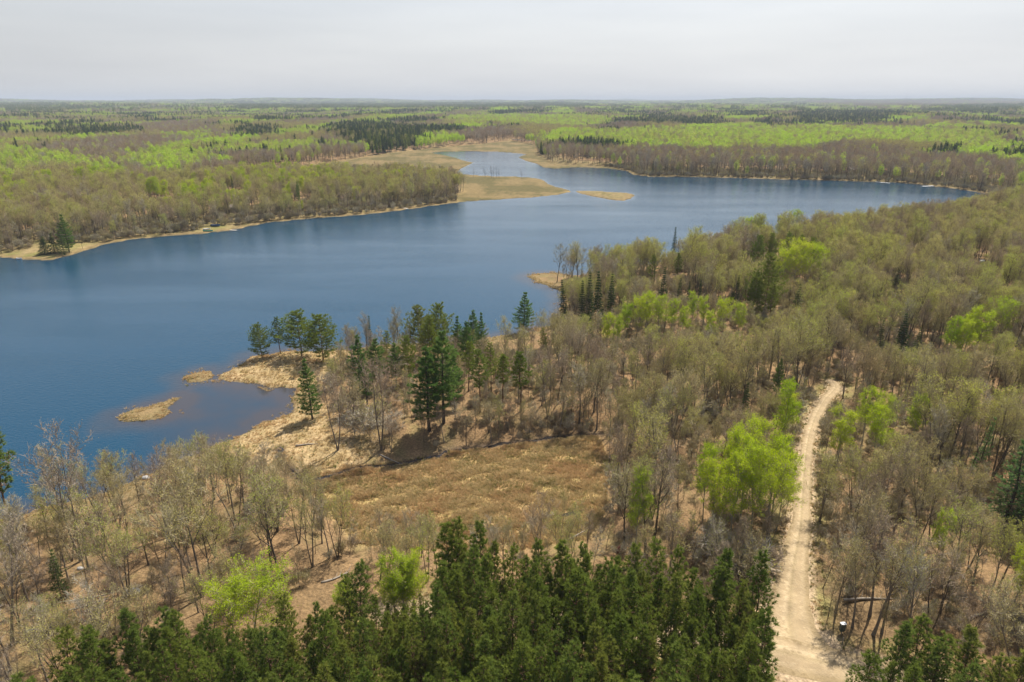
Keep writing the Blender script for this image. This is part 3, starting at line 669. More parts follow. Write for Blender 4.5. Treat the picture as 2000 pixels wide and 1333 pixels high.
tcn = N(nt, 'ShaderNodeTexCoord'); ac_ = N(nt, 'ShaderNodeAttribute', attribute_name='across')
f1, z1 = noise(nt, tcn.outputs['Object'], 1.2, 6, 0.0, 1.0, 0.7)
wv = N(nt, 'ShaderNodeMath', operation='MULTIPLY'); wv.inputs[1].default_value = 7.0; nt.links.new(ac_.outputs['Fac'], wv.inputs[0])
wa = N(nt, 'ShaderNodeMath', operation='MULTIPLY_ADD'); nt.links.new(f1, wa.inputs[0]); wa.inputs[1].default_value = 4.5; nt.links.new(wv.outputs[0], wa.inputs[2])
wsn = N(nt, 'ShaderNodeMath', operation='SINE'); nt.links.new(wa.outputs[0], wsn.inputs[0])
ms = N(nt, 'ShaderNodeMapRange'); ms.inputs['From Min'].default_value = -1; ms.inputs['To Min'].default_value = 0.15; ms.inputs['To Max'].default_value = 0.85; nt.links.new(wsn.outputs[0], ms.inputs['Value'])
mx = N(nt, 'ShaderNodeMixRGB'); mx.inputs[1].default_value = (0.33, 0.245, 0.14, 1); mx.inputs[2].default_value = (0.47, 0.36, 0.22, 1); nt.links.new(ms.outputs[0], mx.inputs['Fac'])
ab = N(nt, 'ShaderNodeMath', operation='ABSOLUTE'); nt.links.new(ac_.outputs['Fac'], ab.inputs[0])
abn = N(nt, 'ShaderNodeMath', operation='MULTIPLY_ADD'); nt.links.new(f1, abn.inputs[0]); abn.inputs[1].default_value = 0.22; nt.links.new(ab.outputs[0], abn.inputs[2])
rr2 = N(nt, 'ShaderNodeValToRGB'); rr2.color_ramp.elements[0].position = 0.08; rr2.color_ramp.elements[0].color = (0.66, 0.66, 0.58, 1); rr2.color_ramp.elements[1].position = 1.1 / 1.2; rr2.color_ramp.elements[1].color = (0.62, 0.60, 0.52, 1)
for p_, c_ in ((0.34, 1.08), (0.66, 1.05)): q_ = rr2.color_ramp.elements.new(p_); q_.color = (c_, c_, c_, 1)
nt.links.new(abn.outputs[0], rr2.inputs['Fac']); mrt = N(nt, 'ShaderNodeMixRGB', blend_type='MULTIPLY'); mrt.inputs['Fac'].default_value = 0.8; nt.links.new(mx.outputs[0], mrt.inputs[1]); nt.links.new(rr2.outputs[0], mrt.inputs[2]); mx = mrt
f3, _ = noise(nt, tcn.outputs['Object'], 0.5, 5, 0.8, 1.12); vm = N(nt, 'ShaderNodeVectorMath', operation='SCALE'); nt.links.new(mx.outputs[0], vm.inputs[0]); nt.links.new(f3, vm.inputs['Scale'])
nt.links.new(vm.outputs[0], b.inputs['Base Color'])
bp = N(nt, 'ShaderNodeBump'); bp.inputs['Strength'].default_value = 0.45; bp.inputs['Distance'].default_value = 0.08; nt.links.new(wsn.outputs[0], bp.inputs['Height']); nt.links.new(bp.outputs[0], b.inputs['Normal'])
nt.links.new(b.outputs[0], out.inputs['Surface'])
ribbon('sandy_track', RA, 0.05, rm, 11, 0.35, 1.0, 3)
ribbon('sandy_road', RB, 0.07, rm, 11, 0.3, 1.0, 4)
smt, nt, out = new_mat('stream_water'); b = N(nt, 'ShaderNodeBsdfPrincipled'); b.inputs['Base Color'].default_value = (0.02, 0.016, 0.014, 1); b.inputs['Roughness'].default_value = 0.12; b.inputs['IOR'].default_value = 1.33
nt.links.new(b.outputs[0], out.inputs['Surface'])
sl = []
for i in range(len(STREAM) - 1):
    n = max(2, int(np.hypot(*(STREAM[i + 1] - STREAM[i])) / 0.6))
    for k in range(n):
        p = STREAM[i] + (STREAM[i + 1] - STREAM[i]) * k / n
        q = len(sl); sl.append((p[0] + 0.35 * math.sin(q * 0.7), p[1] + 0.35 * math.cos(q * 0.43), 0.42 + 0.28 * math.sin(q * 0.31) + 0.1 * math.sin(q * 1.3)))
ribbon('stream', np.array(sl), 0.035, smt, 5, 0.22, 1.0, 6)

for nm_p, pts_ in (('pool', [(1052, 962), (1072, 972), (1092, 985)]), ('pool', [(1085, 1008), (1115, 1002), (1150, 994)]), ('pool', [(905, 1030), (925, 1026), (948, 1028)]), ('pool', [(838, 898), (862, 893), (884, 888)])):
    pl_ = poly(pts_, 0.4); q_ = []
    for k in range(13):
        t = k / 12 * 2; i = min(int(t), 1); p = pl_[i] + (pl_[i + 1] - pl_[i]) * (t - i); q_.append((p[0], p[1], 0.12 + 0.62 * math.sin(math.pi * k / 12) * (0.8 + 0.3 * math.sin(k * 2.1))))
    ribbon(nm_p, np.array(q_), 0.09, smt, 5, 0.12, 1.0, 8 + len(pts_))
# ------------------------------------------------------------------ placing trees
rng = np.random.default_rng(7); RND = random.Random(11)
NAMES = {'hardwood': ('budding_hardwood_tree', 'hardwood tree'), 'bare': ('bare_tree', 'bare tree'), 'aspen': ('aspen_tree', 'aspen'), 'sapling': ('sapling', 'sapling'),
         'red_pine': ('red_pine_tree', 'pine tree'), 'open_pine': ('red_pine_tree', 'pine tree'), 'white_pine': ('white_pine_tree', 'white pine'), 'spruce': ('spruce_tree', 'spruce'),
         'larch': ('larch_tree', 'larch'), 'hemlock': ('hemlock_tree', 'hemlock'), 'snag': ('dead_tree', 'dead tree'), 'shrub': ('bare_shrub', 'shrub')}
placed = []
def plant(kind, x, y, z, hgt, label, group=None, var=None, wide=1.0, rz=None, part_label=None):
    pr = PROTO[kind]; var = RND.randrange(len(pr)) if var is None else var % len(pr); p = pr[var]; s = hgt / p['H']
    nm_, cat = NAMES[kind]
    e = empty(nm_, (x, y, z), RND.uniform(0, 6.28) if rz is None else rz)
    e.rotation_euler[0] = RND.gauss(0, 0.03); e.rotation_euler[1] = RND.gauss(0, 0.03)
    e.scale = (s * wide, s * wide, s)
    link('trunk', p['trunk'], e); link('crown', p['crown'], e)
    tag(e, label, cat, group); placed.append((x, y)); return e
SEEN = []      # (u, top v, base v, half width px, distance) of things the wood must not hide
def plant_px(kind, u, vb, vt, label, group=None, var=None, wide=1.0):
    SEEN.append((u, vt, vt + (0.92 if kind in ('snag',) else 0.72) * (vb - vt), 0.22 * (vb - vt) + 4, math.hypot(*P(u, vb, 2))))
    x, y, z = G(u, vb); return plant(kind, x, y, z, max(2.0, top_height(y, vt) - z), label, group, var, wide)

# --- trees one can single out
SPECIAL = [
 ('open_pine', 512, 699, 634, 'dark red pine alone at the grassy tip of the near peninsula', None, 0, 1.1),
 ('red_pine', 548, 691, 621, 'slim dark pine on bare stem beside the pine at the peninsula tip', None, 4, 1.3),
 ('open_pine', 590, 696, 611, 'broad dark red pine in the clump on the grassy peninsula', None, 1, 1.45),
 ('open_pine', 632, 706, 617, 'wide round-topped red pine nearest the bare grey shrubs of the peninsula', None, 0, 1.3),
 ('white_pine', 611, 819, 700, 'single soft green white pine leaning over the little cove', None, 1, 1.15),
 ('white_pine', 838, 838, 672, 'tall bushy white pine casting the big shadow over the stream', None, 0, 1.35),
 ('white_pine', 866, 826, 648, 'tallest white pine of the pair by the stream', None, 2, 1.25),
 ('red_pine', 938, 806, 686, 'slender dark pine on tall bare stem above the stream', 'three slim pines above the stream', 0, 1.35),
 ('red_pine', 982, 797, 695, 'slender dark pine on tall bare stem above the stream', 'three slim pines above the stream', 2, 1.45),
 ('red_pine', 1018, 803, 688, 'slender dark pine on tall bare stem above the stream', 'three slim pines above the stream', 3, 1.4),
 ('white_pine', 703, 765, 655, 'green white pine behind the dense bare bush of the peninsula', 'white pines in the peninsula wood', 1, 1.25),
 ('white_pine', 738, 760, 662, 'green white pine behind the dense bare bush of the peninsula', 'white pines in the peninsula wood', 2, 1.25),
 ('white_pine', 775, 752, 668, 'green white pine behind the dense bare bush of the peninsula', 'white pines in the peninsula wood', 0, 1.25),
 ('open_pine', 820, 694, 600, 'dark round pine crown at the back of the peninsula wood', 'dark pines on the far side of the peninsula', 1, 0.95),
 ('open_pine', 856, 700, 598, 'dark round pine crown at the back of the peninsula wood', 'dark pines on the far side of the peninsula', 0, 0.9),
 ('red_pine', 757, 725, 648, 'dark round pine crown at the back of the peninsula wood', 'dark pines on the far side of the peninsula', 1, 1.2),
 ('white_pine', 895, 705, 618, 'blue-green pine by the open water behind the peninsula wood', 'pines on the back shore of the peninsula', 1, 1.1),
 ('white_pine', 924, 690, 605, 'blue-green pine by the open water behind the peninsula wood', 'pines on the back shore of the peninsula', 0, 1.1),
 ('white_pine', 912, 730, 630, 'blue-green pine by the open water behind the peninsula wood', 'pines on the back shore of the peninsula', 2, 1.1),
 ('white_pine', 940, 700, 612, 'blue-green pine by the open water behind the peninsula wood', 'pines on the back shore of the peninsula', 1, 0.9),
 ('open_pine', 838, 712, 622, 'dark round pine crown at the back of the peninsula wood', 'dark pines on the far side of the peninsula', 1, 0.8),
 ('red_pine', 960, 770, 672, 'dark pine half hidden behind the three slim pines', 'pines behind the three slim pines', 1, 1.3),
 ('red_pine', 915, 765, 668, 'dark pine half hidden behind the three slim pines', 'pines behind the three slim pines', 0, 1.3),
 ('open_pine', 800, 745, 660, 'dark broad pine in the heart of the peninsula wood', None, 0, 0.75),
 ('white_pine', 888, 800, 690, 'green white pine tucked behind the tall pair by the stream', None, 0, 1.0),
 ('white_pine', 718, 790, 690, 'green white pine behind the dense bare bush of the peninsula', 'white pines in the peninsula wood', 0, 1.1),
 ('spruce', 724, 700, 618, 'thin spire-topped spruce above the pale bare trees', None, 2, 0.8),
 ('white_pine', 1022, 650, 570, 'lone dense dark green pine on the open grassy shore', None, 1, 1.5),
 ('red_pine', 1062, 702, 643, 'small dark pine inland of the lone shore pine', None, 4, 1.0),
 ('spruce', 1103, 630, 545, 'dark spruce in the group by the small sandy point', 'spruces behind the sandy point', 0, 1.0),
 ('spruce', 1135, 634, 548, 'dark spruce in the group by the small sandy point', 'spruces behind the sandy point', 2, 1.0),
 ('spruce', 1150, 628, 531, 'dark spruce in the group by the small sandy point', 'spruces behind the sandy point', 1, 0.9),
 ('spruce', 1167, 634, 529, 'dark spruce in the group by the small sandy point', 'spruces behind the sandy point', 0, 1.0),
 ('spruce', 1192, 624, 533, 'dark spruce in the group by the small sandy point', 'spruces behind the sandy point', 1, 0.8),
 ('spruce', 1293, 596, 522, 'single dark pointed spruce standing above the lime aspens', None, 0, 1.1),
 ('spruce', 1324, 604, 543, 'dark spruce in the row behind the lime aspens', 'spruces behind the lime aspens', 1, 0.9),
 ('spruce', 1344, 600, 550, 'dark spruce in the row behind the lime aspens', 'spruces behind the lime aspens', 0, 1.0),
 ('spruce', 1365, 596, 543, 'dark spruce in the row behind the lime aspens', 'spruces behind the lime aspens', 2, 1.0),
 ('spruce', 1426, 608, 556, 'dark spruce in the row behind the lime aspens', 'spruces behind the lime aspens', 1, 1.0),
 ('red_pine', 1272, 560, 500, 'dark rounded pine in the pale wood near the lake', 'dark pines in the pale wood near the lake', 4, 1.0),
 ('red_pine', 1321, 556, 496, 'dark rounded pine in the pale wood near the lake', 'dark pines in the pale wood near the lake', 1, 1.1),
 ('spruce', 1315, 505, 443, 'dark spruce pointing above the treeline into the lake', None, 2, 1.0),
 ('open_pine', 1492, 622, 500, 'big dark pine below the round lime tree', 'dark pines below the round lime tree', 1, 0.8),
 ('open_pine', 1470, 618, 535, 'big dark pine below the round lime tree', 'dark pines below the round lime tree', 0, 0.8),
 ('red_pine', 1500, 640, 556, 'big dark pine below the round lime tree', 'dark pines below the round lime tree', 3, 1.2),
 ('hemlock', 1552, 625, 555, 'olive conifer beside the dark pines in the wood', None, 0, 1.0),
 ('white_pine', 1512, 790, 702, 'bushy dark pine close to the bend of the sandy track', None, 2, 0.7),
 ('hemlock', 1450, 822, 748, 'olive-green hemlock standing in brown saplings', None, 1, 0.9),
 ('spruce', 1756, 700, 612, 'dark bushy spruce deep in the brown wood', None, 1, 1.1),
 ('hemlock', 1715, 690, 625, 'thin dull conifer next to the dark bushy spruce', 'dull conifers beside the spruce', 0, 0.7),
 ('hemlock', 1785, 700, 640, 'thin dull conifer next to the dark bushy spruce', 'dull conifers beside the spruce', 1, 0.8),
 ('larch', 1900, 945, 812, 'thin soft green larch with dark stem', None, 0, 0.75),
 ('larch', 1960, 1035, 862, 'big soft green larch with broad crown', 'larches at the wood edge', 1, 1.7),
 ('larch', 2005, 1010, 770, 'big soft green larch with broad crown', 'larches at the wood edge', 0, 1.4),
 ('larch', 2030, 1080, 900, 'big soft green larch with broad crown', 'larches at the wood edge', 1, 1.1),
 ('red_pine', 26, 1062, 842, 'tall pine with high crown by the lower lake shore', None, 2, 1.1),
 ('hemlock', 120, 1172, 1076, 'small green conifer beside the dark brush pile', None, 0, 0.9),
 ('spruce', 88, 497, 462, 'low dark spruce on the far left point', 'low dark spruces on the far point', 1, 2.3),
 ('spruce', 108, 495, 455, 'low dark spruce on the far left point', 'low dark spruces on the far point', 0, 2.2),
 ('white_pine', 136, 493, 420, 'tall dark green conifer on the far left point', None, 1, 1.25),
 ('hemlock', 127, 501, 440, 'greyish open-branched conifer right at the water of the far point', None, 1, 1.0),
 ('snag', 162, 486, 458, 'small bare grey tree on the far point', None, 0, 1.0),
 ('spruce', 458, 385, 344, 'dark spire spruce above the budding far shore wood', None, 2, 1.0),
 ('white_pine', 584, 404, 355, 'dark green conifer among budding trees near the far shore', None, 2, 0.6),
 ('spruce', 1274, 344, 313, 'solitary dark spruce on the far bank of the lake', None, 0, 0.9),
]
for k_, u, vb, vt, lb, gp, vr, wd in SPECIAL: plant_px(k_, u, vb, vt, lb, gp, vr, wd)
for i, (u, vb, vt) in enumerate([(1478, 530, 462), (1505, 520, 458), (1530, 522, 456), (1556, 525, 462), (1580, 528, 466)]):
    plant_px('open_pine', u, vb, vt, 'dark pine in the group right behind the round lime tree', 'dark pines behind the round lime tree', i, 0.7)
LIME = [
 ([(1372, 1018, 872), (1408, 1000, 846), (1446, 1020, 838), (1486, 1000, 831), (1506, 1015, 846), (1516, 1035, 888), (1425, 1065, 890), (1502, 1060, 878), (1388, 1050, 902), (1465, 1050, 868)], 'tall lime-green aspen in the big clump beside the sandy track', 'aspens in the big clump by the track', 0.9),
 ([(1240, 1088, 918)], 'slim lime-green aspen alone at the marsh edge', None, 0.8),
 ([(1522, 895, 745), (1526, 872, 772)], 'bright green aspen just left of the track above the big aspen clump', 'two aspens above the big clump', 0.85),
 ([(1683, 868, 757), (1702, 915, 795), (1632, 920, 793), (1712, 850, 775)], 'bright lime aspen in the cluster across the track from the big clump', 'aspens across the track', 1.1),
 ([(1780, 880, 772)], 'pointed bright green aspen standing apart in brown woods across the track', None, 0.95),
 ([(1822, 1120, 992)], 'fresh green aspen over the leaning trunks near the road bend', None, 0.75),
 ([(1972, 1200, 1070)], 'lime tree deep in the brown wood by the lower road', None, 1.0),
 ([(1545, 575, 474), (1520, 572, 482), (1568, 572, 480)], 'round bright lime tree among dark pines', 'round lime trees among dark pines', 1.25),
 ([(1185, 690, 612), (1205, 690, 620), (1218, 665, 588), (1242, 662, 576), (1262, 660, 570), (1285, 665, 578)], 'bright lime aspen in the belt behind the brown saplings', 'lime aspen belt west end', 1.0),
 ([(1310, 660, 585), (1345, 645, 572), (1372, 650, 578), (1400, 660, 582), (1440, 668, 592), (1330, 668, 600), (1385, 675, 605)], 'paler lime aspen in the thinner part of the belt', 'lime aspen belt thin end', 0.95),
 ([(1850, 705, 618), (1880, 700, 602), (1900, 705, 606), (1945, 680, 588), (1870, 715, 625)], 'lime-green aspen in the group high in the wood', 'lime aspens high in the wood', 1.15),
 ([(455, 1275, 1128), (490, 1270, 1118)], 'big rounded yellow-green tree rising behind the pine plantation', 'round yellow-green trees at the plantation edge', 1.35),
 ([(685, 1250, 1132)], 'small round lime tree peeking over the pine plantation', None, 1.0),
 ([(775, 1225, 1078), (812, 1222, 1085), (795, 1240, 1100)], 'lime-green aspen at the plantation edge below the marsh', 'aspens below the marsh', 1.1),
 ([(310, 400, 345), (295, 402, 350), (325, 402, 350)], 'fresh green tree in the far left wood', 'fresh green trees of the far left wood', 1.0),
]
for pts, lb, gp, wd in LIME:
    for i, (u, vb, vt) in enumerate(pts): plant_px('aspen', u, vb, vt, lb, gp, 3 if wd > 1.2 else i, wd)
for i, (u, vb, vt) in enumerate([(948, 347, 326), (960, 348, 321), (963, 349, 324), (970, 348, 325), (975, 349, 328), (924, 347, 327), (1019, 350, 328)]):
    plant_px('snag', u, vb, vt, 'dead grey tree standing on the marsh tongue between lake and bay', 'dead trees on the marsh tongue', i, 1.3)
for u, vb, vt, k_, vr, lb in [(158, 1096, 848, 'bare', 1, 'tall bare tree with crooked top reaching over the lower lake'), (250, 1172, 985, 'hardwood', 4, 'many-stemmed budding tree beside the pale tarp'), (395, 1165, 905, 'hardwood', 2, 'tall forked budding tree just above the plantation'),
     (545, 1130, 930, 'hardwood', 0, 'straight budding tree at the left rim of the marsh'), (86, 1218, 1075, 'bare', 0, 'leaning bare trunk by the brush pile'), (660, 880, 725, 'bare', 1, 'sprawling grey-branched tree on the sunny slope of the peninsula'),
     (745, 880, 700, 'bare', 1, 'large many-stemmed grey tree above the stream bank'), (690, 838, 740, 'bare', 3, 'gnarled bare bushy tree in the middle of the peninsula slope'), (780, 690, 595, 'bare', 2, 'pale fan-shaped bare tree on the lake side of the peninsula'), (718, 694, 612, 'bare', 2, 'pale misty bare tree beside the thin spruce'),
     (1088, 552, 478, 'bare', 3, 'bare tree on the sandy point'), (1128, 556, 470, 'hardwood', 1, 'taller budding tree behind the sandy point'), (1665, 1225, 1060, 'hardwood', 1, 'dark-stemmed tree by the utility box at the junction'), (1705, 1240, 1025, 'hardwood', 3, 'forked leaning tree near the road junction')]:
    plant_px(k_, u, vb, vt, lb, None, vr, 1.0)

# --- the pine plantation
PLANT = poly([(905, 1185), (1000, 1178), (1130, 1200), (1260, 1225), (1400, 1262), (1465, 1290), (1480, 1340), (1470, 1480), (1440, 1640), (200, 1640), (60, 1560), (190, 1440), (330, 1385), (420, 1345), (560, 1330), (700, 1300), (790, 1250), (850, 1215)], 2.3)
PINE_R = poly([(1665, 1470), (1715, 1400), (1800, 1372), (1860, 1345), (1930, 1395), (2010, 1400), (2150, 1400), (2200, 1560), (1700, 1640)], 2.3)
def poisson(pg, dmin, tries, seed, test=None):
    r = np.random.default_rng(seed); lo = pg.min(0); hi = pg.max(0); out_ = []; cell = {}
    c = r.uniform(lo, hi, (tries, 2)); c = c[in_poly(c[:, 0], c[:, 1], pg)]
    if test is not None: c = c[test(c[:, 0], c[:, 1])]
    for x, y in c:
        k = (int(x // dmin), int(y // dmin)); ok = True
        for i in (-1, 0, 1):
            for j in (-1, 0, 1):
                for q in cell.get((k[0] + i, k[1] + j), ()):
                    if (q[0] - x) ** 2 + (q[1] - y) ** 2 < dmin * dmin: ok = False
        if ok: cell.setdefault(k, []).append((x, y)); out_.append((x, y))
    return np.array(out_)
def off_road(d): return lambda X_, Y_: road_dist(X_, Y_) > d
pp = poisson(PLANT, 1.62, 24000, 3, off_road(0.6)); zz = height(pp[:, 0], pp[:, 1])
order = np.argsort(np.hypot(pp[:, 0], pp[:, 1]))
rim = seg_dist(pp[:, 0], pp[:, 1], PLANT); rdp = road_dist(pp[:, 0], pp[:, 1]); nin = 0; extra = []
def pine_label(v_, hh, rim_, road_, where):
    sz_ = 'short ' if hh < 11.5 else 'tall ' if hh > 13.5 else 'medium '; pl = 'beside the sandy road in ' if road_ < 3 else 'on the outer rim of ' if rim_ < 2.5 else 'inside '
    return sz_ + ('bushy-topped', 'long-crowned', 'slender', 'full-crowned', 'deep-crowned')[v_] + ' red pine ' + pl + where
for i in order:
    v_ = RND.randrange(5); hh = RND.uniform(9.5, 15.0) if RND.random() < 0.8 else RND.uniform(8, 10); uu, vv, _d = 1000 + FPX * pp[i, 0] / (pp[i, 1] * CP - (zz[i] + hh - CAM_H) * SP), 666.5 - FPX * (pp[i, 1] * SP + (zz[i] + hh - CAM_H) * CP) / (pp[i, 1] * CP - (zz[i] + hh - CAM_H) * SP), 0
    if uu > 860: hh += 1.6
    dd_ = math.hypot(pp[i, 0], pp[i, 1])
    for us, s_t, s_b, s_w, s_d in SEEN:
        if dd_ < s_d and abs(uu - us) < s_w + 10 and s_t - 5 < vv < s_b: hh = max(5.5, min(hh, top_height(pp[i, 1], s_b) - zz[i]))
    if -20 < uu < 2020 and vv < 1315 and nin < 250: plant('red_pine', pp[i, 0], pp[i, 1], zz[i], hh, pine_label(v_, hh, rim[i], rdp[i], 'the plantation'), 'red pines of the plantation', v_, RND.uniform(0.72, 0.98)); nin += 1
    else: extra.append((pp[i, 0], pp[i, 1], zz[i], hh / 14 * RND.uniform(0.8, 1.05), hh / 14, RND.uniform(0, 6.28), v_))
print('plantation', nin, len(extra))
instancer('pine_plantation', ['red_pine'], extra, 'rest of the dense dark green pine plantation', 'forest')
pp2 = poisson(PINE_R, 2.3, 4000, 4, off_road(0.8)); zz2 = height(pp2[:, 0], pp2[:, 1])
for i in range(len(pp2)):
    v_ = RND.randrange(5); hh = RND.uniform(9.5, 13); plant('red_pine', pp2[i, 0], pp2[i, 1], zz2[i], hh, pine_label(v_, hh, 9, 9, 'the small stand across the junction'), 'pines of the stand at the junction', v_, RND.uniform(1.0, 1.3))

# --- woods around the lake: zones with their own mix
ZA = poly([(1100, 548), (1130, 540), (1300, 512), (1480, 476), (1740, 430), (1930, 385), (2150, 380), (2700, 420), (3000, 900), (2600, 1500), (2100, 1420), (1850, 1335), (1700, 1312), (1620, 1262), (1450, 1245), (1330, 1185), (1200, 1130), (1190, 1000), (1195, 900), (1150, 840), (1040, 850), (960, 850), (935, 800), (950, 700), (1040, 690), (1100, 640), (1110, 580)], 2.0)
ZPEN = poly([(648, 735), (690, 690), (950, 672), (950, 700), (960, 855), (850, 872), (760, 880), (655, 850), (640, 790)], 1.5)
ZLOW = poly([(-350, 1130), (0, 1035), (110, 1015), (240, 968), (330, 932), (430, 895), (520, 930), (590, 985), (640, 1050), (690, 1105), (600, 1160), (500, 1200), (420, 1290), (260, 1350), (100, 1450), (-300, 1560)], 1.5)
ZROW = poly([(650, 1062), (760, 1070), (900, 1080), (1180, 1062), (1200, 1130), (1100, 1170), (900, 1165), (700, 1190), (640, 1120)], 1.5)
def clear_of(X_, Y_):
    ok = (land_raw(X_, Y_) > 2.2) & (road_dist(X_, Y_) > 0.9)
    for c in CLEAR + MARSH: ok &= ~in_poly(X_, Y_, c)
    if placed:
        pa = np.array(placed)
        for i in range(0, len(X_), 4000):
            sl_ = slice(i, i + 4000); ok[sl_] &= (((X_[sl_, None] - pa[None, :, 0]) ** 2 + (Y_[sl_, None] - pa[None, :, 1]) ** 2).min(1) > 1.3)
    return ok
cands = []   # (distance, kind, x, y, height, label, group)
def zone(pg, dmin, tries, seed, mix, label_of, group):
    c = poisson(pg, dmin, tries, seed, clear_of)
    for x, y in c:
        k_, lo, hi = mix(x, y)
        if k_: cands.append((math.hypot(x, y), k_, x, y, RND.uniform(lo, hi), label_of[k_], group))
def pick(w):
    t = RND.random() * sum(a for a, *_ in w)
    for a, *rest in w:
        t -= a
        if t <= 0: return tuple(rest)
    return tuple(w[-1][1:])
def mixA(x, y):
    n = float(wav(x, y, 60, 41, 2)); d = math.hypot(x, y)
    if float(wav(x, y, 24, 44, 2)) > 0.42: return (None, 0, 0) if RND.random() < 0.8 else ('sapling', 4, 8)
    if d < 230 and RND.random() < 0.07: return ('hardwood', 16, 19.5)
    if d > 215: return pick([(5 + 4 * n, 'hardwood', 10, 18), (1.7 - n, 'bare', 11, 17), (2.0, 'sapling', 7, 11), (0.10, 'spruce', 8, 13)])
    return pick([(3.6 + 2.5 * n, 'hardwood', 9.5, 17), (1.9 - 1.4 * n, 'bare', 9.5, 16.5), (3.0, 'sapling', 6, 11), (0.07, 'spruce', 7, 12)])
RAc = RA[:, :2]
right_of_track = lambda x, y: x > np.interp(y, RAc[::-1][:, 1][np.argsort(RAc[::-1][:, 1])], RAc[::-1][:, 0][np.argsort(RAc[::-1][:, 1])])
LA = {'hardwood': 'olive budding hardwood in the broad wood around the sandy track', 'bare': 'leafless brownish tree in the broad wood around the sandy track', 'sapling': 'thin pole-like sapling in the broad wood around the sandy track', 'spruce': 'dark conifer in the broad wood around the sandy track'}
zone(ZA, 2.6, 70000, 51, mixA, LA, 'broad wood')
zone(ZA, 3.1, 30000, 56, lambda x, y: pick([(1, 'sapling', 4.5, 8.5)]), LA, 'broad wood')
zone(ZPEN, 2.6, 6000, 52, lambda x, y: pick([(1.6, 'hardwood', 7, 11), (1.6, 'bare', 7, 11), (3, 'sapling', 6, 9)]), {'hardwood': 'budding hardwood on the wooded peninsula by the stream', 'bare': 'leafless tree on the wooded peninsula by the stream', 'sapling': 'thin sapling on the wooded peninsula by the stream'}, 'peninsula')
zone(ZLOW, 3.25, 7000, 53, lambda x, y: pick([(3.0, 'hardwood', 9.5, 16), (3.2, 'bare', 10, 16.5), (2.0, 'sapling', 6, 11)]), {'hardwood': 'pale olive budding tree on the leaf-strewn bank between lake and plantation', 'bare': 'leafless tree on the leaf-strewn bank between lake and plantation', 'sapling': 'thin sapling on the leaf-strewn bank between lake and plantation'}, 'lower bank')
zone(ZROW, 2.8, 4000, 54, lambda x, y: pick([(1.2, 'hardwood', 8, 12), (1.5, 'bare', 8, 12), (4, 'sapling', 5, 9)]), {'hardwood': 'budding tree in the thin row between marsh and plantation', 'bare': 'leafless tree in the thin row between marsh and plantation', 'sapling': 'thin sapling in the row between marsh and plantation'}, 'marsh row')
# far-shore woods close enough to tell trunks apart
TH = np.radians(47)
def sector(r0, r1, area, seed):
    r = np.random.default_rng(seed); n = int(TH * (r1 * r1 - r0 * r0) / area)
    rr = np.sqrt(r.uniform(r0 * r0, r1 * r1, n)); th = r.uniform(-TH, TH, n); x = rr * np.sin(th); y = rr * np.cos(th)
    s = np.full(n, 500.0)
    near = rr < 1500
    s[near] = land_raw(x[near], y[near]); ok = s > 4
    for c in CLEAR + MARSH + ISLETS: ok &= ~in_poly(x, y, c)
    ok &= ~in_poly(x, y, ZA) & ~in_poly(x, y, ZLOW) & ~in_poly(x, y, ZPEN) & ~in_poly(x, y, PLANT)
    return x[ok], y[ok], rr[ok], s[ok]
# stands traced on the canopy (about 12 m up)
ST_ASPEN = [poly(p, 13) for p in [
  [(1050, 268), (1150, 258), (1300, 256), (1500, 250), (1700, 248), (1880, 258), (1960, 272), (1990, 288), (1900, 290), (1820, 282), (1700, 280), (1560, 288), (1400, 288), (1300, 290), (1150, 278), (1050, 277)],
  [(240, 300), (330, 297), (420, 305), (410, 325), (330, 330), (250, 322)], [(420, 292), (500, 282), (600, 277), (640, 286), (600, 292), (480, 298), (400, 303)],
  [(-50, 290), (40, 288), (90, 305), (70, 335), (130, 345), (60, 365), (-50, 370)], [(20, 380), (60, 375), (70, 400), (20, 405)], [(120, 322), (220, 318), (240, 340), (150, 348)],
  [(330, 262), (400, 258), (400, 272), (330, 275)], [(500, 338), (560, 330), (570, 345), (510, 352)], [(860, 232), (1000, 225), (1200, 232), (1180, 245), (900, 245)], [(1850, 285), (1990, 290), (1980, 310), (1880, 305)], [(1530, 272), (1620, 270), (1640, 284), (1550, 286)]]]
ST_CON = [poly(p, 13) for p in [[(640, 250), (700, 240), (790, 246), (826, 258), (822, 292), (760, 294), (700, 280), (650, 268)], [(460, 250), (545, 252), (545, 265), (460, 266)], [(150, 252), (260, 250), (258, 268), (160, 270)], [(95, 245), (130, 243), (130, 268), (98, 268)],
  [(1530, 230), (1600, 222), (1740, 220), (1760, 232), (1700, 241), (1560, 240)], [(1280, 232), (1410, 235), (1412, 248), (1290, 244)], [(1830, 212), (2010, 210), (2010, 222), (1840, 226)], [(430, 206), (700, 206), (1150, 207), (1180, 214), (900, 216), (480, 220)], [(-20, 208), (100, 210), (200, 216), (100, 226), (-20, 222)], [(0, 248), (30, 250), (30, 262), (0, 262)], [(1255, 238), (1290, 238), (1290, 246), (1255, 246)]]]
ST_BARE = [poly(p, 13) for p in [[(90, 285), (240, 275), (330, 292), (240, 330), (140, 310)], [(600, 292), (700, 282), (720, 296), (610, 318), (420, 338), (330, 330), (450, 305)], [(1050, 285), (1300, 292), (1560, 292), (1700, 290), (1990, 318), (1990, 372), (1040, 330)], [(1640, 262), (1720, 258), (1730, 272), (1650, 276)], [(250, 250), (420, 245), (420, 258), (280, 262)], [(1560, 205), (2010, 204), (2010, 212), (1850, 212), (1700, 215)]]]
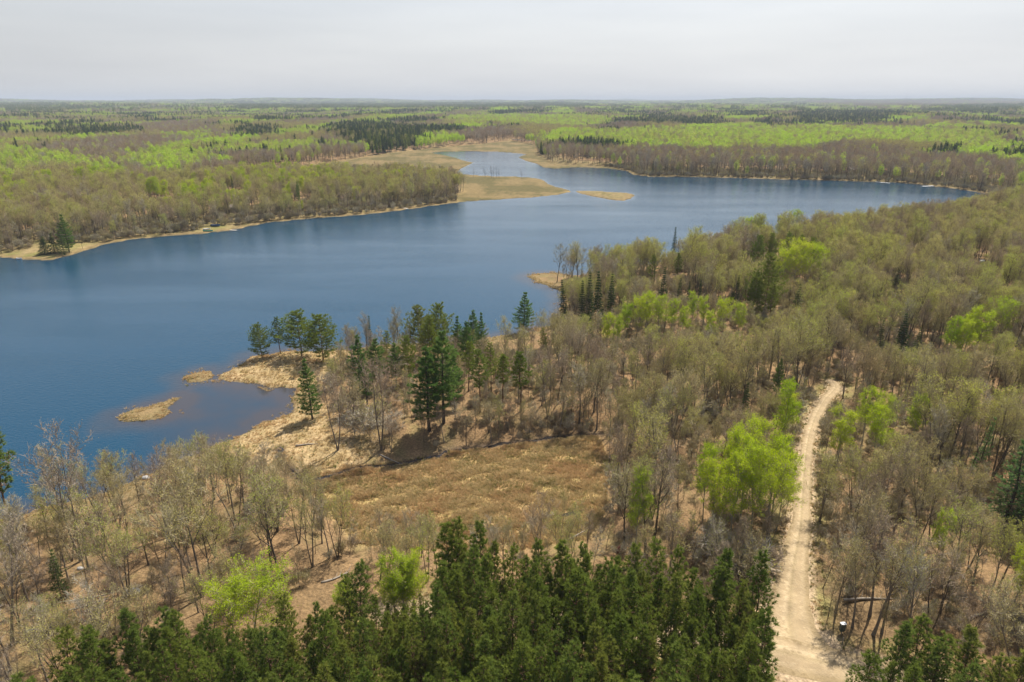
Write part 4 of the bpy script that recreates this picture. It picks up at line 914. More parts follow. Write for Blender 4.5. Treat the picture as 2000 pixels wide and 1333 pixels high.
def stand(x, y, rr):
    """0 hardwood, 1 bare, 2 aspen, 3 conifer"""
    j = rng.normal(0, 1, x.shape) * 0.13; wob = 0.02 * rr; ox, oy = x, y; x = x + wav(ox, oy, 90, 64, 3) * wob * 0.8; y = y + wav(ox, oy, 110, 65, 3) * wob * 2
    a = wav(x, y * 0.6, 260, 61, 3) + j; c = wav(x, y * 0.6, 330, 62, 3) + j; b_ = wav(x, y * 0.6, 300, 63, 3) + j
    far = smooth(rr, 900, 2600)
    k_ = np.zeros(x.shape, int); k_[b_ > 0.05] = 1; k_[a > 0.22 - 0.15 * far] = 2; k_[(c > 0.52 - 0.27 * far) & (rr > 750)] = 3
    u = rng.random(x.shape)
    for pg in ST_BARE: m_ = in_poly(x, y, pg); k_[m_] = np.where(u[m_] < 0.78, 1, np.where(u[m_] < 0.94, 0, 2))
    for pg in ST_ASPEN: m_ = in_poly(x, y, pg); k_[m_] = np.where(u[m_] < 0.80, 2, np.where(u[m_] < 0.95, 0, 1))
    for pg in ST_CON: m_ = in_poly(x, y, pg); k_[m_] = np.where(u[m_] < 0.9, 3, 0)
    return k_
lowland = poly([(0, 510), (0, 380), (300, 372), (500, 355), (640, 338), (850, 345), (900, 385), (850, 402), (480, 446), (200, 478)], 0)
x, y, rr, s = sector(225, 650, 23, 71)
dpl = np.array([p for p in placed]); keep = ((x[:, None] - dpl[None, :, 0]) ** 2 + (y[:, None] - dpl[None, :, 1]) ** 2).min(1) > 4; x, y, rr, s = x[keep], y[keep], rr[keep], s[keep]
kk = stand(x, y, rr); low_ = in_poly(x, y, lowland)
u_ = rng.random(x.shape); kk[low_ & (kk != 2)] = np.where(u_[low_ & (kk != 2)] < 0.75, 0, 1)
kk[low_ & (kk == 2) & (u_ < 0.85)] = 0; kk[(rr < 330) & (kk == 2)] = 0
LB = {'hardwood': 'olive budding tree in the wood along the far shore', 'bare': 'leafless grey-brown tree in the wood along the far shore', 'aspen': 'lime-green aspen in the wood across the lake', 'spruce': 'dark conifer in the wood across the lake', 'sapling': 'thin sapling in the wood along the far shore'}
for i in range(len(x)):
    k_ = ('hardwood', 'bare', 'aspen', 'spruce')[kk[i]]
    if s[i] < 10 and RND.random() < 0.2: continue
    hh = RND.uniform(10, 16)
    if k_ in ('hardwood', 'bare') and RND.random() < 0.22: k_ = 'sapling'; hh = RND.uniform(6, 11)
    cands.append((rr[i], k_, x[i], y[i], hh, LB[k_], 'far shore'))
for u, vt, vb, hw in ((1643, 1205, 1240, 22), (257, 1140, 1162, 22), (1207, 1062, 1080, 12), (790, 400, 410, 14), (407, 440, 458, 14), (1750, 570, 588, 10), (1917, 500, 518, 10), (1828, 333, 341, 10), (1857, 342, 350, 10)):
    SEEN.append((u, vt, vb, hw, math.hypot(*P(u, vb, 2))))
for u, v, w in ROAD_A[1:9]: SEEN.append((u, v - 22, v + 22, 10, math.hypot(*P(u, v - 20, 2))))
def project(x_, y_, z_):
    dp = y_ * CP - (z_ - CAM_H) * SP; return 1000 + FPX * x_ / dp, 666.5 - FPX * (y_ * SP + (z_ - CAM_H) * CP) / dp, dp
def keep_view(d, x_, y_, hh):
    """lower a tree of the wood that would hide something that the photograph shows"""
    u, vt, dp = project(x_, y_, 2 + hh); hw = 0.17 * hh * FPX / dp; h2 = hh
    for us, s_t, s_b, s_w, s_d in SEEN:
        if d < s_d - 1 and abs(u - us) < s_w * 0.8 + hw and vt < s_b: h2 = min(h2, top_height(y_, s_b) - 2)
    sk = SKY_A if x_ > 0.02 * y_ and d > 190 else SKY_L if x_ < -8 and d < 150 else None
    if sk is not None:
        u0, _, _ = project(x_, y_, 2); lim = float(np.interp(u0, sk[:, 0], sk[:, 1])) - RND.uniform(-4, 7) * (1 if d > 190 else 3)
        h2 = min(h2, top_height(y_, lim) - 2)
    return h2
SKY_A = np.array([(1040, 520), (1070, 476), (1110, 474), (1180, 478), (1250, 464), (1310, 455), (1400, 452), (1440, 416), (1560, 406), (1640, 424), (1700, 408), (1800, 400), (1850, 393), (1900, 386), (1935, 377), (2000, 366), (2400, 340)], float)
SKY_L = np.array([(-200, 930), (0, 900), (50, 856), (150, 882), (250, 884), (330, 858), (400, 848), (430, 872), (480, 868), (560, 890), (640, 940), (700, 975), (720, 990)], float)
cn_ = []
for q in cands:
    h2 = keep_view(q[0], q[2], q[3], q[4])
    if q[6] == 'peninsula' and q[1] != 'hardwood' and RND.random() < 0.6: h2 = max(h2, min(q[4], 8.5))
    if q[6] == 'lower bank' and q[1] != 'hardwood' and RND.random() < 0.5: h2 = max(h2, min(q[4], 0.8 * q[4]))
    if h2 >= q[4] - 0.01: cn_.append(q)
    elif h2 > 6.5 or (h2 > 0.75 * q[4]): cn_.append(q[:4] + (h2,) + q[5:])
    elif h2 > 3.0: cn_.append((q[0], 'sapling', q[2], q[3], h2, q[5], q[6]))
cands = cn_
cands.sort(key=lambda q: q[0])
count = {'hardwood': 12, 'bare': 8, 'sapling': 0, 'aspen': 60, 'spruce': 22}
rest = {}
cz = height(np.array([c[2] for c in cands]), np.array([c[3] for c in cands]))
MARKS = [(n_, np.array(P(u, v, 2)), rad) for n_, u, v, rad in (('the road junction', 1620, 1250, 13), ('the utility box', 1660, 1225, 7), ('the big aspen clump', 1450, 1035, 12), ('the slim aspen at the marsh edge', 1240, 1088, 9), ('the bend of the track', 1630, 765, 14), ('the aspens across the track', 1680, 880, 12), ('the pointed aspen', 1780, 880, 10),
   ('the larches', 1960, 1000, 14), ('the dark bushy spruce', 1756, 700, 14), ('the olive hemlock', 1450, 822, 11), ('the upper end of the stream', 1150, 840, 12), ('the three slim pines', 985, 800, 10), ('the lime aspen belt', 1240, 672, 18), ('the thin end of the lime aspen belt', 1390, 665, 16), ('the dark pines below the round lime tree', 1490, 625, 14), ('the round lime trees', 1545, 575, 16), ('the high lime aspen group', 1880, 705, 18),
   ('the spruces by the sandy point', 1150, 628, 14), ('the sandy point', 1090, 555, 14), ('the fresh green aspen', 1822, 1120, 9), ('the fallen log', 1915, 1200, 8), ('the lone shore pine', 1022, 650, 14), ('the pale tarp', 257, 1160, 8), ('the brush pile', 95, 1235, 9), ('the white pine of the cove', 611, 819, 8), ('the white pine pair', 850, 832, 8), ('the lake end', 1925, 385, 45), ('the far grey cabin', 462, 415, 25), ('the brown far cabin', 1668, 338, 30), ('the far beached boats', 410, 450, 25), ('the slanting far dock', 790, 407, 25), ('the conifers of the far point', 115, 495, 22), ('the white tank', 1750, 585, 14))]
RAo = RA[np.argsort(RA[:, 1])]; RAY, RAX = RAo[:, 1], RAo[:, 0]
SHAPE = {'hardwood': ('full-crowned', 'narrow-crowned', 'two-stemmed', 'straight-stemmed', 'three-stemmed', 'yellow-green', 'narrow yellow-green', 'forked yellow-green'), 'bare': ('reddish', 'reddish two-stemmed', 'pale grey', 'tan'), 'sapling': ('olive-budded', 'rust-budded', 'grey', 'tan'), 'aspen': ('slim', 'broad', 'narrow', 'wide-spreading'), 'spruce': ('slim', 'broad', 'very narrow')}
NOUN = {'hardwood': 'budding hardwood', 'bare': 'leafless tree', 'sapling': 'sapling', 'aspen': 'lime aspen', 'spruce': 'dark spruce'}
def pick_variant(k_, d):
    if k_ != 'hardwood': return RND.randrange(len(PROTO[k_]))
    return RND.randrange(5, 8) if RND.random() < (0.08 if d < 140 else 0.22 if d < 185 else 0.55 if d < 330 else 0.35) else RND.randrange(5)
def label_for(k_, v_, hh, x_, y_, lb):
    a, b_ = {'hardwood': (10.5, 13.5), 'bare': (10, 13), 'sapling': (6.5, 8.8), 'aspen': (11, 14), 'spruce': (11, 14)}[k_]
    size = 'short ' if hh < a else 'tall ' if hh > b_ else 'middling '
    best = None
    for n_, p_, rad in MARKS:
        q = math.hypot(x_ - p_[0], y_ - p_[1]) / rad
        if q < 1 and (best is None or q < best[0]): best = (q, n_)
    for w_ in (' in the ', ' on the ', ' across the '):
        if w_ in lb: place = w_ + lb.split(w_, 1)[1]; break
    if best: place = ' near ' + best[1]
    elif 'broad wood' in lb: place = ' in the wood between the lime aspens and the lake' if math.hypot(x_, y_) > 225 else ' in the wood between the sandy track and the marsh' if x_ < float(np.interp(y_, RAY, RAX)) else ' in the brown wood across the track from the marsh'
    if not best and float(road_dist(np.array([x_]), np.array([y_]))[0]) < 6: place = ' at the edge of the sandy track'
    return size + SHAPE[k_][v_] + ' ' + NOUN[k_] + place
for i, (d, k_, x_, y_, hh, lb, gp) in enumerate(cands):
    inview = abs(x_) < 0.80 * y_ + 6
    if inview and count[k_] < 300:
        v_ = pick_variant(k_, d); plant(k_, x_, y_, cz[i], hh, label_for(k_, v_, hh, x_, y_, lb), NOUN[k_] + 's ' + label_for(k_, v_, hh, x_, y_, lb).split(NOUN[k_] + ' ', 1)[1], v_, RND.uniform(0.75, 1.12)); count[k_] += 1
    else:
        v_ = pick_variant(k_, d); sc_ = hh / PROTO[k_][v_]['H']; rest.setdefault(k_, []).append((x_, y_, cz[i], sc_ * RND.uniform(0.85, 1.15), sc_, RND.uniform(0, 6.28), v_))
for k_, nm_, lb, ct in [('hardwood', 'hardwood_forest', 'continuous olive budding hardwood forest filling the ground round the lake', 'forest'), ('bare', 'bare_forest', 'mass of leafless brown trees mixed through the lakeside woods', 'forest'), ('sapling', 'sapling_thicket', 'dense thicket of thin saplings under the lakeside woods', 'thicket'), ('aspen', 'aspen_stand', 'mass of lime-green aspens across the lake', 'forest'), ('spruce', 'spruce_stand', 'mass of dark conifers across the lake', 'forest')]:
    instancer(nm_, [k_], rest.get(k_, []), lb, ct)

# --- woods farther off, read as masses
far = {0: [], 1: [], 2: [], 3: []}; farc = {0: [], 1: [], 2: [], 3: []}
for r0, r1, area, sd_, sc0 in ((650, 1000, 30, 81, 1.0), (1000, 1800, 50, 82, 1.08), (1800, 3400, 105, 83, 1.25)):
    x, y, rr, s = sector(r0, r1, area, sd_); kk = stand(x, y, rr); z = height(x, y)
    for k_ in range(4):
        m_ = kk == k_; n = int(m_.sum()); sc_ = rng.uniform(0.72, 1.12, n) * sc0
        nv = len(PROTO[('far_hardwood', 'far_bare', 'far_aspen', 'far_conifer')[k_]])
        far[k_].append(np.stack([x[m_], y[m_], z[m_], sc_ * rng.uniform(0.9, 1.2, n), sc_ / (sc0 ** 0.7), rng.uniform(0, 6.28, n), rng.integers(0, nv, n)], 1))
x, y, rr, s = sector(3400, 15500, 2600, 84); kk = stand(x, y, rr); z = height(x, y)
for k_ in range(4):
    m_ = kk == k_; n = int(m_.sum()); sc_ = rng.uniform(0.9, 1.2, n)
    farc[k_].append(np.stack([x[m_], y[m_], z[m_], sc_ * (1 + 0.3 * smooth(rr[m_], 5000, 12000)), sc_, rng.uniform(0, 6.28, n), rng.integers(0, 3, n)], 1))
for k_, base, nm_, ds in ((0, 'hardwood', 'far_hardwood_wood', 'olive budding hardwood'), (1, 'bare', 'far_leafless_wood', 'brown leafless'), (2, 'aspen', 'far_aspen_wood', 'bright green aspen'), (3, 'conifer', 'far_conifer_wood', 'dark conifer')):
    instancer(nm_, ['far_' + base], np.concatenate(far[k_]), ds + ' woods spreading behind the lake', 'forest')
    instancer('horizon_' + nm_[4:], ['clump_' + base], np.concatenate(farc[k_]), ds + ' woods fading towards the horizon', 'forest')

# ------------------------------------------------------------------ undergrowth, marsh grass
def tussock(seed, n, hgt, w, mat, lean=0.9):
    r = random.Random(seed); C = MB(); T = MB()
    for k in range(n):
        a = r.uniform(0, 6.28); q = r.uniform(0, w); b_ = Vector((math.cos(a) * q * 0.5, math.sin(a) * q * 0.5, -0.05)); o = Vector((math.cos(a + r.uniform(-.8, .8)), math.sin(a + r.uniform(-.8, .8)), 0))
        e = b_ + o * r.uniform(0.2, lean) * hgt + Vector((0, 0, hgt * r.uniform(0.35, 1.0))); s_ = Vector((-o.y, o.x, 0)) * 0.035; C.tri(b_ - s_, b_ + s_, e, 0)
    T.tube([Vector((0, 0, -0.1)), Vector((0, 0, 0.1))], [0.03, 0.02], 3, 0)
    return T, C, mat
for k in range(4):
    T, C, mt = tussock(1000 + k, 26, 0.55, 0.5, M['dry']); reg('tussock', T, C, M['dry'], [M['dry']], 0.55)
T, C, mt = tussock(1010, 26, 0.5, 0.5, M['green_grass']); reg('tussock', T, C, M['green_grass'], [M['green_grass']], 0.5)
def scatter_grass(X_, Y_, seed, smin, smax, pg=0.12):
    r = np.random.default_rng(seed); n = len(X_); z = np.maximum(height(X_, Y_), -0.05); s = r.uniform(smin, smax, n) * (1 + 0.45 * wav(X_, Y_, 5, 96, 2)); g = wav(X_, Y_, 11, 91, 2)
    idx = np.where(r.random(n) < pg + 0.25 * np.clip(g, 0, 1), 4, r.integers(0, 4, n))
    return np.stack([X_, Y_, z, s, s * r.uniform(0.7, 1.2, n), r.uniform(0, 6.28, n), idx], 1)
r_ = np.random.default_rng(5)
lo, hi = MARSH[0].min(0), MARSH[0].max(0); c = r_.uniform(lo, hi, (42000, 2)); c = c[in_poly(c[:, 0], c[:, 1], MARSH[0])]; c = c[seg_dist(c[:, 0], c[:, 1], STREAM, False) > 0.6]
instancer('marsh_grass', ['tussock'], scatter_grass(c[:, 0], c[:, 1], 6, 0.5, 1.1), 'tawny matted sedge covering the open marsh below the peninsula', 'marsh grass')
th = r_.uniform(-0.85, 0.85, 260000); rr = np.sqrt(r_.uniform(60 ** 2, 330 ** 2, 260000)); gx, gy = rr * np.sin(th), rr * np.cos(th)
gs = land_raw(gx, gy); isin = in_poly(gx, gy, CLEAR[0]) | in_poly(gx, gy, CLEAR[1]); pr_ = np.where((gs > -0.35) & (gs < 3.0), 1.0, np.where((gs >= 3.0) & (gs < 30) & isin, 0.8, 0.0))
reed = (gs > -2.6) & (gs <= -0.35) & (wav(gx, gy, 13, 95, 3) > 0.12); pr_ = np.where(reed, 0.55, pr_)
kp = (r_.random(len(gx)) < pr_); gx, gy = gx[kp], gy[kp]
instancer('shore_grass', ['tussock'], scatter_grass(gx, gy, 8, 0.45, 1.0, 0.06), 'dry straw-coloured grass fringing the lake shores and islets', 'grass')
rb = np.concatenate([RA, RB]); gi_ = r_.integers(0, len(rb), 5200); an = r_.uniform(0, 6.28, 5200); off = rb[gi_, 2] + r_.uniform(0.0, 2.2, 5200)
gx, gy = rb[gi_, 0] + np.cos(an) * off, rb[gi_, 1] + np.sin(an) * off; kp = road_dist(gx, gy) > 0.05; gx, gy = gx[kp], gy[kp]
instancer('verge_grass', ['tussock'], scatter_grass(gx, gy, 9, 0.35, 0.7, 0.5), 'patchy green and tan grass along the sandy road verges', 'grass')
th = r_.uniform(-0.85, 0.85, 19000); rr = np.sqrt(r_.uniform(60 ** 2, 300 ** 2, 19000)); gx, gy = rr * np.sin(th), rr * np.cos(th)
kp = (in_poly(gx, gy, ZA) | in_poly(gx, gy, ZLOW) | in_poly(gx, gy, ZROW) | in_poly(gx, gy, ZPEN)); gx, gy = gx[kp], gy[kp]; kp = (road_dist(gx, gy) > 0.7) & (land_raw(gx, gy) > 1) & ~in_poly(gx, gy, MARSH[0]) & (wav(gx, gy, 25, 77, 2) > -0.25) & ~(~in_poly(gx, gy, ZA) & (r_.random(len(gx)) < 0.8)); gx, gy = gx[kp], gy[kp]; n = len(gx)
s_ = r_.uniform(0.4, 0.9, n); instancer('undergrowth', ['shrub'], np.stack([gx, gy, height(gx, gy), s_, s_ * r_.uniform(.8, 1.1, n), r_.uniform(0, 6.28, n), r_.integers(0, 3, n)], 1), 'low leafless brush covering the forest floor', 'undergrowth')
th = r_.uniform(-0.82, 0.82, 60000); rr = np.sqrt(r_.uniform(290 ** 2, 760 ** 2, 60000)); gx, gy = rr * np.sin(th), rr * np.cos(th); gs = land_raw(gx, gy); kp = (gs > 3) & (gs < 45) & (gy > 250) & ~in_poly(gx, gy, MARSH[1]) & ~in_poly(gx, gy, ZA)
for c_ in ISLETS + CLEAR: kp &= ~in_poly(gx, gy, c_)
kp |= in_poly(gx, gy, MARSH[1]) & ~in_poly(gx, gy, poly([(860, 340), (860, 400), (1130, 395), (1130, 340)])) & (gs > 14) & (wav(gx, gy, 45, 98, 3) > 0.42); gx, gy = gx[kp][:8000], gy[kp][:8000]; n = len(gx); s_ = r_.uniform(0.5, 1.25, n); instancer('far_shore_brush', ['shrub'], np.stack([gx, gy, height(gx, gy), s_ * 1.2, s_, r_.uniform(0, 6.28, n), r_.integers(0, 3, n)], 1), 'low brown brush under the trees of the far shores', 'undergrowth')
# shrubs one can tell apart
for u, v, hh, wd, lb, gp in [(575, 738, 2.2, 1.3, 'grey bare shrub on the grassy peninsula under the pines', 'shrubs under the peninsula pines'), (600, 735, 2.6, 1.3, 'grey bare shrub on the grassy peninsula under the pines', 'shrubs under the peninsula pines'), (665, 745, 4.0, 1.5, 'reddish bare thicket shrub between cove pine and white pines', 'reddish shrubs of the peninsula neck'), (645, 760, 3.6, 1.5, 'reddish bare thicket shrub between cove pine and white pines', 'reddish shrubs of the peninsula neck'), (685, 728, 3.6, 1.5, 'reddish bare thicket shrub between cove pine and white pines', 'reddish shrubs of the peninsula neck'),
      (1435, 1115, 4.0, 1.9, 'dark tangled shrub under the big aspen clump', 'tangled shrubs under the big aspens'), (1475, 1120, 4.4, 2.0, 'dark tangled shrub under the big aspen clump', 'tangled shrubs under the big aspens'), (1400, 1090, 3.8, 1.8, 'dark tangled shrub under the big aspen clump', 'tangled shrubs under the big aspens'), (1500, 1110, 3.4, 1.7, 'dark tangled shrub under the big aspen clump', 'tangled shrubs under the big aspens'),
      (722, 850, 5.0, 1.6, 'dense dark bare bush on the peninsula slope', 'dense bushes on the peninsula slope'), (738, 828, 5.2, 1.5, 'dense dark bare bush on the peninsula slope', 'dense bushes on the peninsula slope'), (762, 848, 4.4, 1.6, 'dense dark bare bush on the peninsula slope', 'dense bushes on the peninsula slope'), (692, 850, 4.6, 1.6, 'dense dark bare bush on the peninsula slope', 'dense bushes on the peninsula slope'), (700, 820, 4.5, 1.6, 'dense dark bare bush on the peninsula slope', 'dense bushes on the peninsula slope'), (672, 815, 4.0, 1.6, 'dense dark bare bush on the peninsula slope', 'dense bushes on the peninsula slope'), (1118, 800, 4.2, 1.6, 'dark bush among saplings at the upper end of the stream', None)]:
    x, y, z = G(u, v); plant('shrub', x, y, z, hh, lb, gp, None, wd)

# ------------------------------------------------------------------ small things people left
M['white'] = plain_mat('weathered_white', (0.72, 0.72, 0.70), 0.5, 0.12)
M['tarp'] = plain_mat('pale_tarp', (0.36, 0.38, 0.41), 0.45, 0.2, 1.5)
M['greybox'] = plain_mat('dark_green_metal', (0.035, 0.055, 0.05), 0.4, 0.2)
M['post'] = plain_mat('grey_post', (0.30, 0.27, 0.23), 0.8, 0.3, 6)
M['rust'] = plain_mat('rusty_steel', (0.20, 0.055, 0.035), 0.7, 0.4, 5)
M['wood'] = plain_mat('dock_wood', (0.50, 0.45, 0.38), 0.8, 0.2, 4)
M['brownwall'] = plain_mat('brown_boards', (0.21, 0.15, 0.115), 0.8, 0.25, 2)
M['greywall'] = plain_mat('grey_boards', (0.36, 0.35, 0.33), 0.8, 0.15, 2)
M['roof'] = plain_mat('roof_shingle', (0.24, 0.19, 0.17), 0.9, 0.2, 3)
M['glass'] = plain_mat('dark_glass', (0.03, 0.035, 0.04), 0.1, 0.1)
M['teal'] = plain_mat('teal_plastic', (0.02, 0.36, 0.28), 0.35, 0.1)
M['blue'] = plain_mat('dark_blue_paint', (0.03, 0.09, 0.22), 0.35, 0.15)
M['rock'] = plain_mat('grey_rock', (0.38, 0.36, 0.33), 0.9, 0.3, 4)
M['log'] = plain_mat('fallen_log_bark', (0.30, 0.255, 0.20), 0.9, 0.35, 5)
def boxpart(name, parent, c, d, m, rz=0, rx=0):
    b_ = MB(); b_.box(c, d, 0, rz, rx); return link(name, b_.mesh(name, [m]), parent)
# utility box at the junction
x, y, z = G(1643, 1238); e = tag(empty('utility_box', (x, y, z), 0.15), 'dark metal utility box on a post with white cap by the road junction', 'utility box')
b_ = MB(); b_.tube([Vector((0, 0, -0.4)), Vector((0, 0, 0.55))], [0.06, 0.06], 8, 0, True); link('post', b_.mesh('post', [M['post']]), e)
bx_ = boxpart('cabinet', e, (0, 0, 1.05), (0.62, 0.42, 1.05), M['greybox']); boxpart('door', bx_, (0.0, -0.222, 1.05), (0.5, 0.02, 0.86), M['greybox']); boxpart('handle', bx_, (0.18, -0.242, 1.08), (0.03, 0.02, 0.16), M['post'])
boxpart('cap', e, (0, 0, 1.62), (0.7, 0.5, 0.09), M['white'])
x, y, z = G(1645, 1258); b_ = MB(); b_.tube([Vector((0, 0, -0.3)), Vector((0, 0, 0.75)), Vector((0, 0, 0.95))], [0.05, 0.05, 0.045], 8, 0, True); o = link('marker_post', b_.mesh('marker_post', [M['post']])); o.location = (x, y, z); tag(o, 'short weathered marker post in front of the utility box', 'post')
# tarps
def tarp(u, v, sx, sy, sz, rz, lb, seed, m='tarp', nm_='tarp', cat='tarp'):
    x, y, z = G(u, v); n = 13; g = np.linspace(-1, 1, n); A, B = np.meshgrid(g, g); q = np.maximum(np.abs(A), np.abs(B)) + 1e-6; sc_ = np.clip(q / np.hypot(A, B).clip(1e-6), 0, 1)
    A2, B2 = A * (0.35 + 0.65 * sc_), B * (0.35 + 0.65 * sc_); rr_ = np.clip(np.hypot(A2, B2), 0, 1)
    H_ = sz * np.sqrt(np.clip(1 - rr_ ** 2.2, 0, 1)) + 0.09 * wav(A * 3, B * 3, 2.2, seed, 3) * (1 - rr_ ** 4) - 0.08
    me = grid_mesh(nm_, A2 * sx, B2 * sy, H_); me.materials.append(M[m]); o = link(nm_, me); o.location = (x, y, z); o.rotation_euler = (0, 0, rz); return tag(o, lb, cat)
tarp(257, 1160, 1.25, 0.7, 0.85, 0.4, 'pale grey tarp draped over a mound beside the many-stemmed tree', 1)
tarp(60, 1233, 0.75, 0.45, 0.4, 0.2, 'small pale tarp at the end of the brush pile', 2)
def stone(u, v, s, lb, seed, m='rock'):
    r = random.Random(seed); x, y, z = G(u, v); b_ = MB(); nu, nv = 9, 6
    for j in range(nv + 1):
        for i in range(nu):
            ph = math.pi * j / nv; a = math.tau * i / nu; k = s * (1 + r.uniform(-.14, .14)); b_.v.append(Vector((math.cos(a) * math.sin(ph) * k * 1.2, math.sin(a) * math.sin(ph) * k, math.cos(ph) * k * 0.7)))
    for j in range(nv):
        for i in range(nu):
            b_.f.append((j * nu + i, (j + 1) * nu + i, (j + 1) * nu + (i + 1) % nu, j * nu + (i + 1) % nu)); b_.m.append(0)
    o = link('boulder', b_.mesh('boulder', [M[m]], True)); o.location = (x, y, z + s * 0.2); return tag(o, lb, 'boulder')
stone(157, 1112, 0.42, 'pale boulder on the leaf litter by the crooked bare tree', 1); stone(372, 928, 0.5, 'pale boulder on the lower bank near the water', 2); stone(285, 935, 0.6, 'light rock at the lake edge behind budding trees', 3)
# rusty barrel
x, y, z = G(1207, 1078); b_ = MB(); prof = [(0, .40), (.05, .43), (.38, .41), (.42, .44), (.46, .41), (.80, .41), (.84, .44), (.88, .41), (1.2, .43), (1.25, .40)]
e = tag(empty('rusty_barrel', (x, y, z + 0.12), 0.7), 'rusty red barrel tipped among saplings behind the plantation', 'barrel'); e.rotation_euler = (0.5, 0.25, 0.7)
b_.tube([Vector((0, 0, p[0])) for p in prof], [p[1] for p in prof], 16, 0, True); link('drum', b_.mesh('drum', [M['rust']]), e)
b_ = MB(); b_.tube([Vector((0, 0, 1.25)), Vector((0, 0, 1.27))], [0.36, 0.35], 16, 0, True); link('lid', b_.mesh('lid', [M['post']]), e)
# fallen logs
for i, (u, v, L, rz, lb) in enumerate([(1700, 1172, 7.5, 0.05, 'long fallen log lying behind the trees of the junction'), (1915, 1200, 5.0, 0.5, 'pale fallen log propped among trunks across the track'), (170, 1170, 7.0, 0.35, 'fallen trunk lying from the many-stemmed tree towards the small conifer'), (165, 1185, 5.5, 0.5, 'thinner fallen trunk beside the longer one on the bank'), (1130, 1045, 5.0, 0.6, 'fallen grey tree lying at the wet corner of the marsh'), (600, 870, 4.5, 0.1, 'bleached log on the sandy peninsula slope'), (1745, 890, 5, 1.2, 'fallen log in the brown wood near the pointed aspen'), (760, 898, 6, -0.6, 'dead trunk fallen across the stream'), (1235, 1110, 4, 0.3, 'grey log below the slim aspen'), (655, 1130, 4, 0.6, 'curved dead branch on the bare patch by the plantation')]):
    r = random.Random(i); x, y, z = G(u, v); b_ = MB(); pts = [Vector((L * (t - .5), 0.12 * math.sin(t * 5 + i), 0.14 + 0.05 * math.sin(3 * t + i))) for t in np.linspace(0, 1, 7)]
    b_.tube(pts, [0.2, .18, .17, .15, .13, .1, .06], 7, 0, True)
    e = tag(empty('fallen_log', (x, y, z), rz), lb, 'log'); link('stem', b_.mesh('stem', [M['log']], True), e)
    b_ = MB()
    for k in range(5):
        p = pts[2 + k % 5]; d = Vector((0.5, r.uniform(-1, 1), r.uniform(0.1, 0.8))).normalized(); b_.tube([p, p + d * r.uniform(0.7, 1.6)], [0.05, 0.012], 4)
    link('branches', b_.mesh('branches', [M['log']]), e)
# brush pile: loose heap of sticks
x, y, z = G(95, 1235); b_ = MB(); r = random.Random(9)
for k in range(170):
    a = r.uniform(0, 6.28); p = Vector((r.gauss(0, 1.6), r.gauss(0, 0.6), 0.02)); p.z = max(0.02, 0.75 * (1 - (p.x / 3.5) ** 2 - (p.y / 1.6) ** 2) * r.random()); d = Vector((math.cos(a), math.sin(a) * 0.6, r.uniform(-.15, .35))).normalized(); L = r.uniform(0.8, 2.2); b_.tube([p - d * L * 0.5 + Vector((0, 0, .1)), p + d * L * 0.5 + Vector((0, 0, .1))], [0.035, 0.012], 3)
o = link('brush_pile', b_.mesh('brush_pile', [M['bark']])); o.location = (x, y, z); o.rotation_euler = (0, 0, 0.4); tag(o, 'heap of cut dark branches on the lower bank by the plantation', 'brush pile')

# far-shore cabins, docks, boats
def cabin(u, v, w, d, h, rh, rz, wall, lb, z_off=0.0):
    x, y, z = G(u, v); e = tag(empty('cabin', (x, y, z - 0.3), rz), lb, 'cabin')
    b_ = MB(); b_.box((0, 0, h / 2), (w, d, h)); i = len(b_.v)
    for sx in (-1, 1):
        q = len(b_.v); b_.v += [Vector((sx * w / 2, -d / 2, h)), Vector((sx * w / 2, d / 2, h)), Vector((sx * w / 2, 0, h + rh))]; b_.f.append((q, q + 1, q + 2) if sx > 0 else (q, q + 2, q + 1)); b_.m.append(0)
    link('wall', b_.mesh('wall', [M[wall]]), e)
    b_ = MB(); ln = math.hypot(d / 2 + 0.5, rh * (d / 2 + 0.5) / (d / 2)); an = math.atan2(rh, d / 2)
    for s in (-1, 1): b_.box((0, s * (d / 4 + 0.2), h + rh - rh / (d / 2) * (d / 4 + 0.2) + 0.12), (w + 0.9, ln, 0.16), 0, 0, -s * an)
    rf = link('roof', b_.mesh('roof', [M['roof']]), e); boxpart('chimney', rf, (w * 0.25, 0.6, h + rh + 0.3), (0.6, 0.6, 1.4), M['post'])
    boxpart('door', e, (w * 0.05, -d / 2 - 0.03, 1.25), (1.0, 0.06, 2.1), M['greybox'])
    for k in range(3):
        wx = (-0.33, -0.14, 0.3)[k] * w; wf = boxpart('window', e, (wx, -d / 2 - 0.03, 1.7), (1.3, 0.06, 1.2), M['post']); boxpart('pane', wf, (wx, -d / 2 - 0.07, 1.7), (1.1, 0.04, 1.0), M['glass'])
    return e
cabin(1668, 338, 11.5, 7, 3.0, 2.2, 0.1, 'brownwall', 'brown cabin with pitched roof among bare trees on the far bank')
cabin(462, 412, 8, 5, 2.4, 1.6, -0.3, 'greywall', 'grey cabin half hidden behind trunks on the left far shore')
cabin(478, 395, 9, 7, 2.8, 2.2, 0.2, 'brownwall', 'brown-roofed cabin deeper in the wood behind the grey cabin')
cabin(1760, 528, 7, 5, 2.6, 1.8, 0.3, 'greywall', 'pale cabin glimpsed through the budding wood above the aspen group')
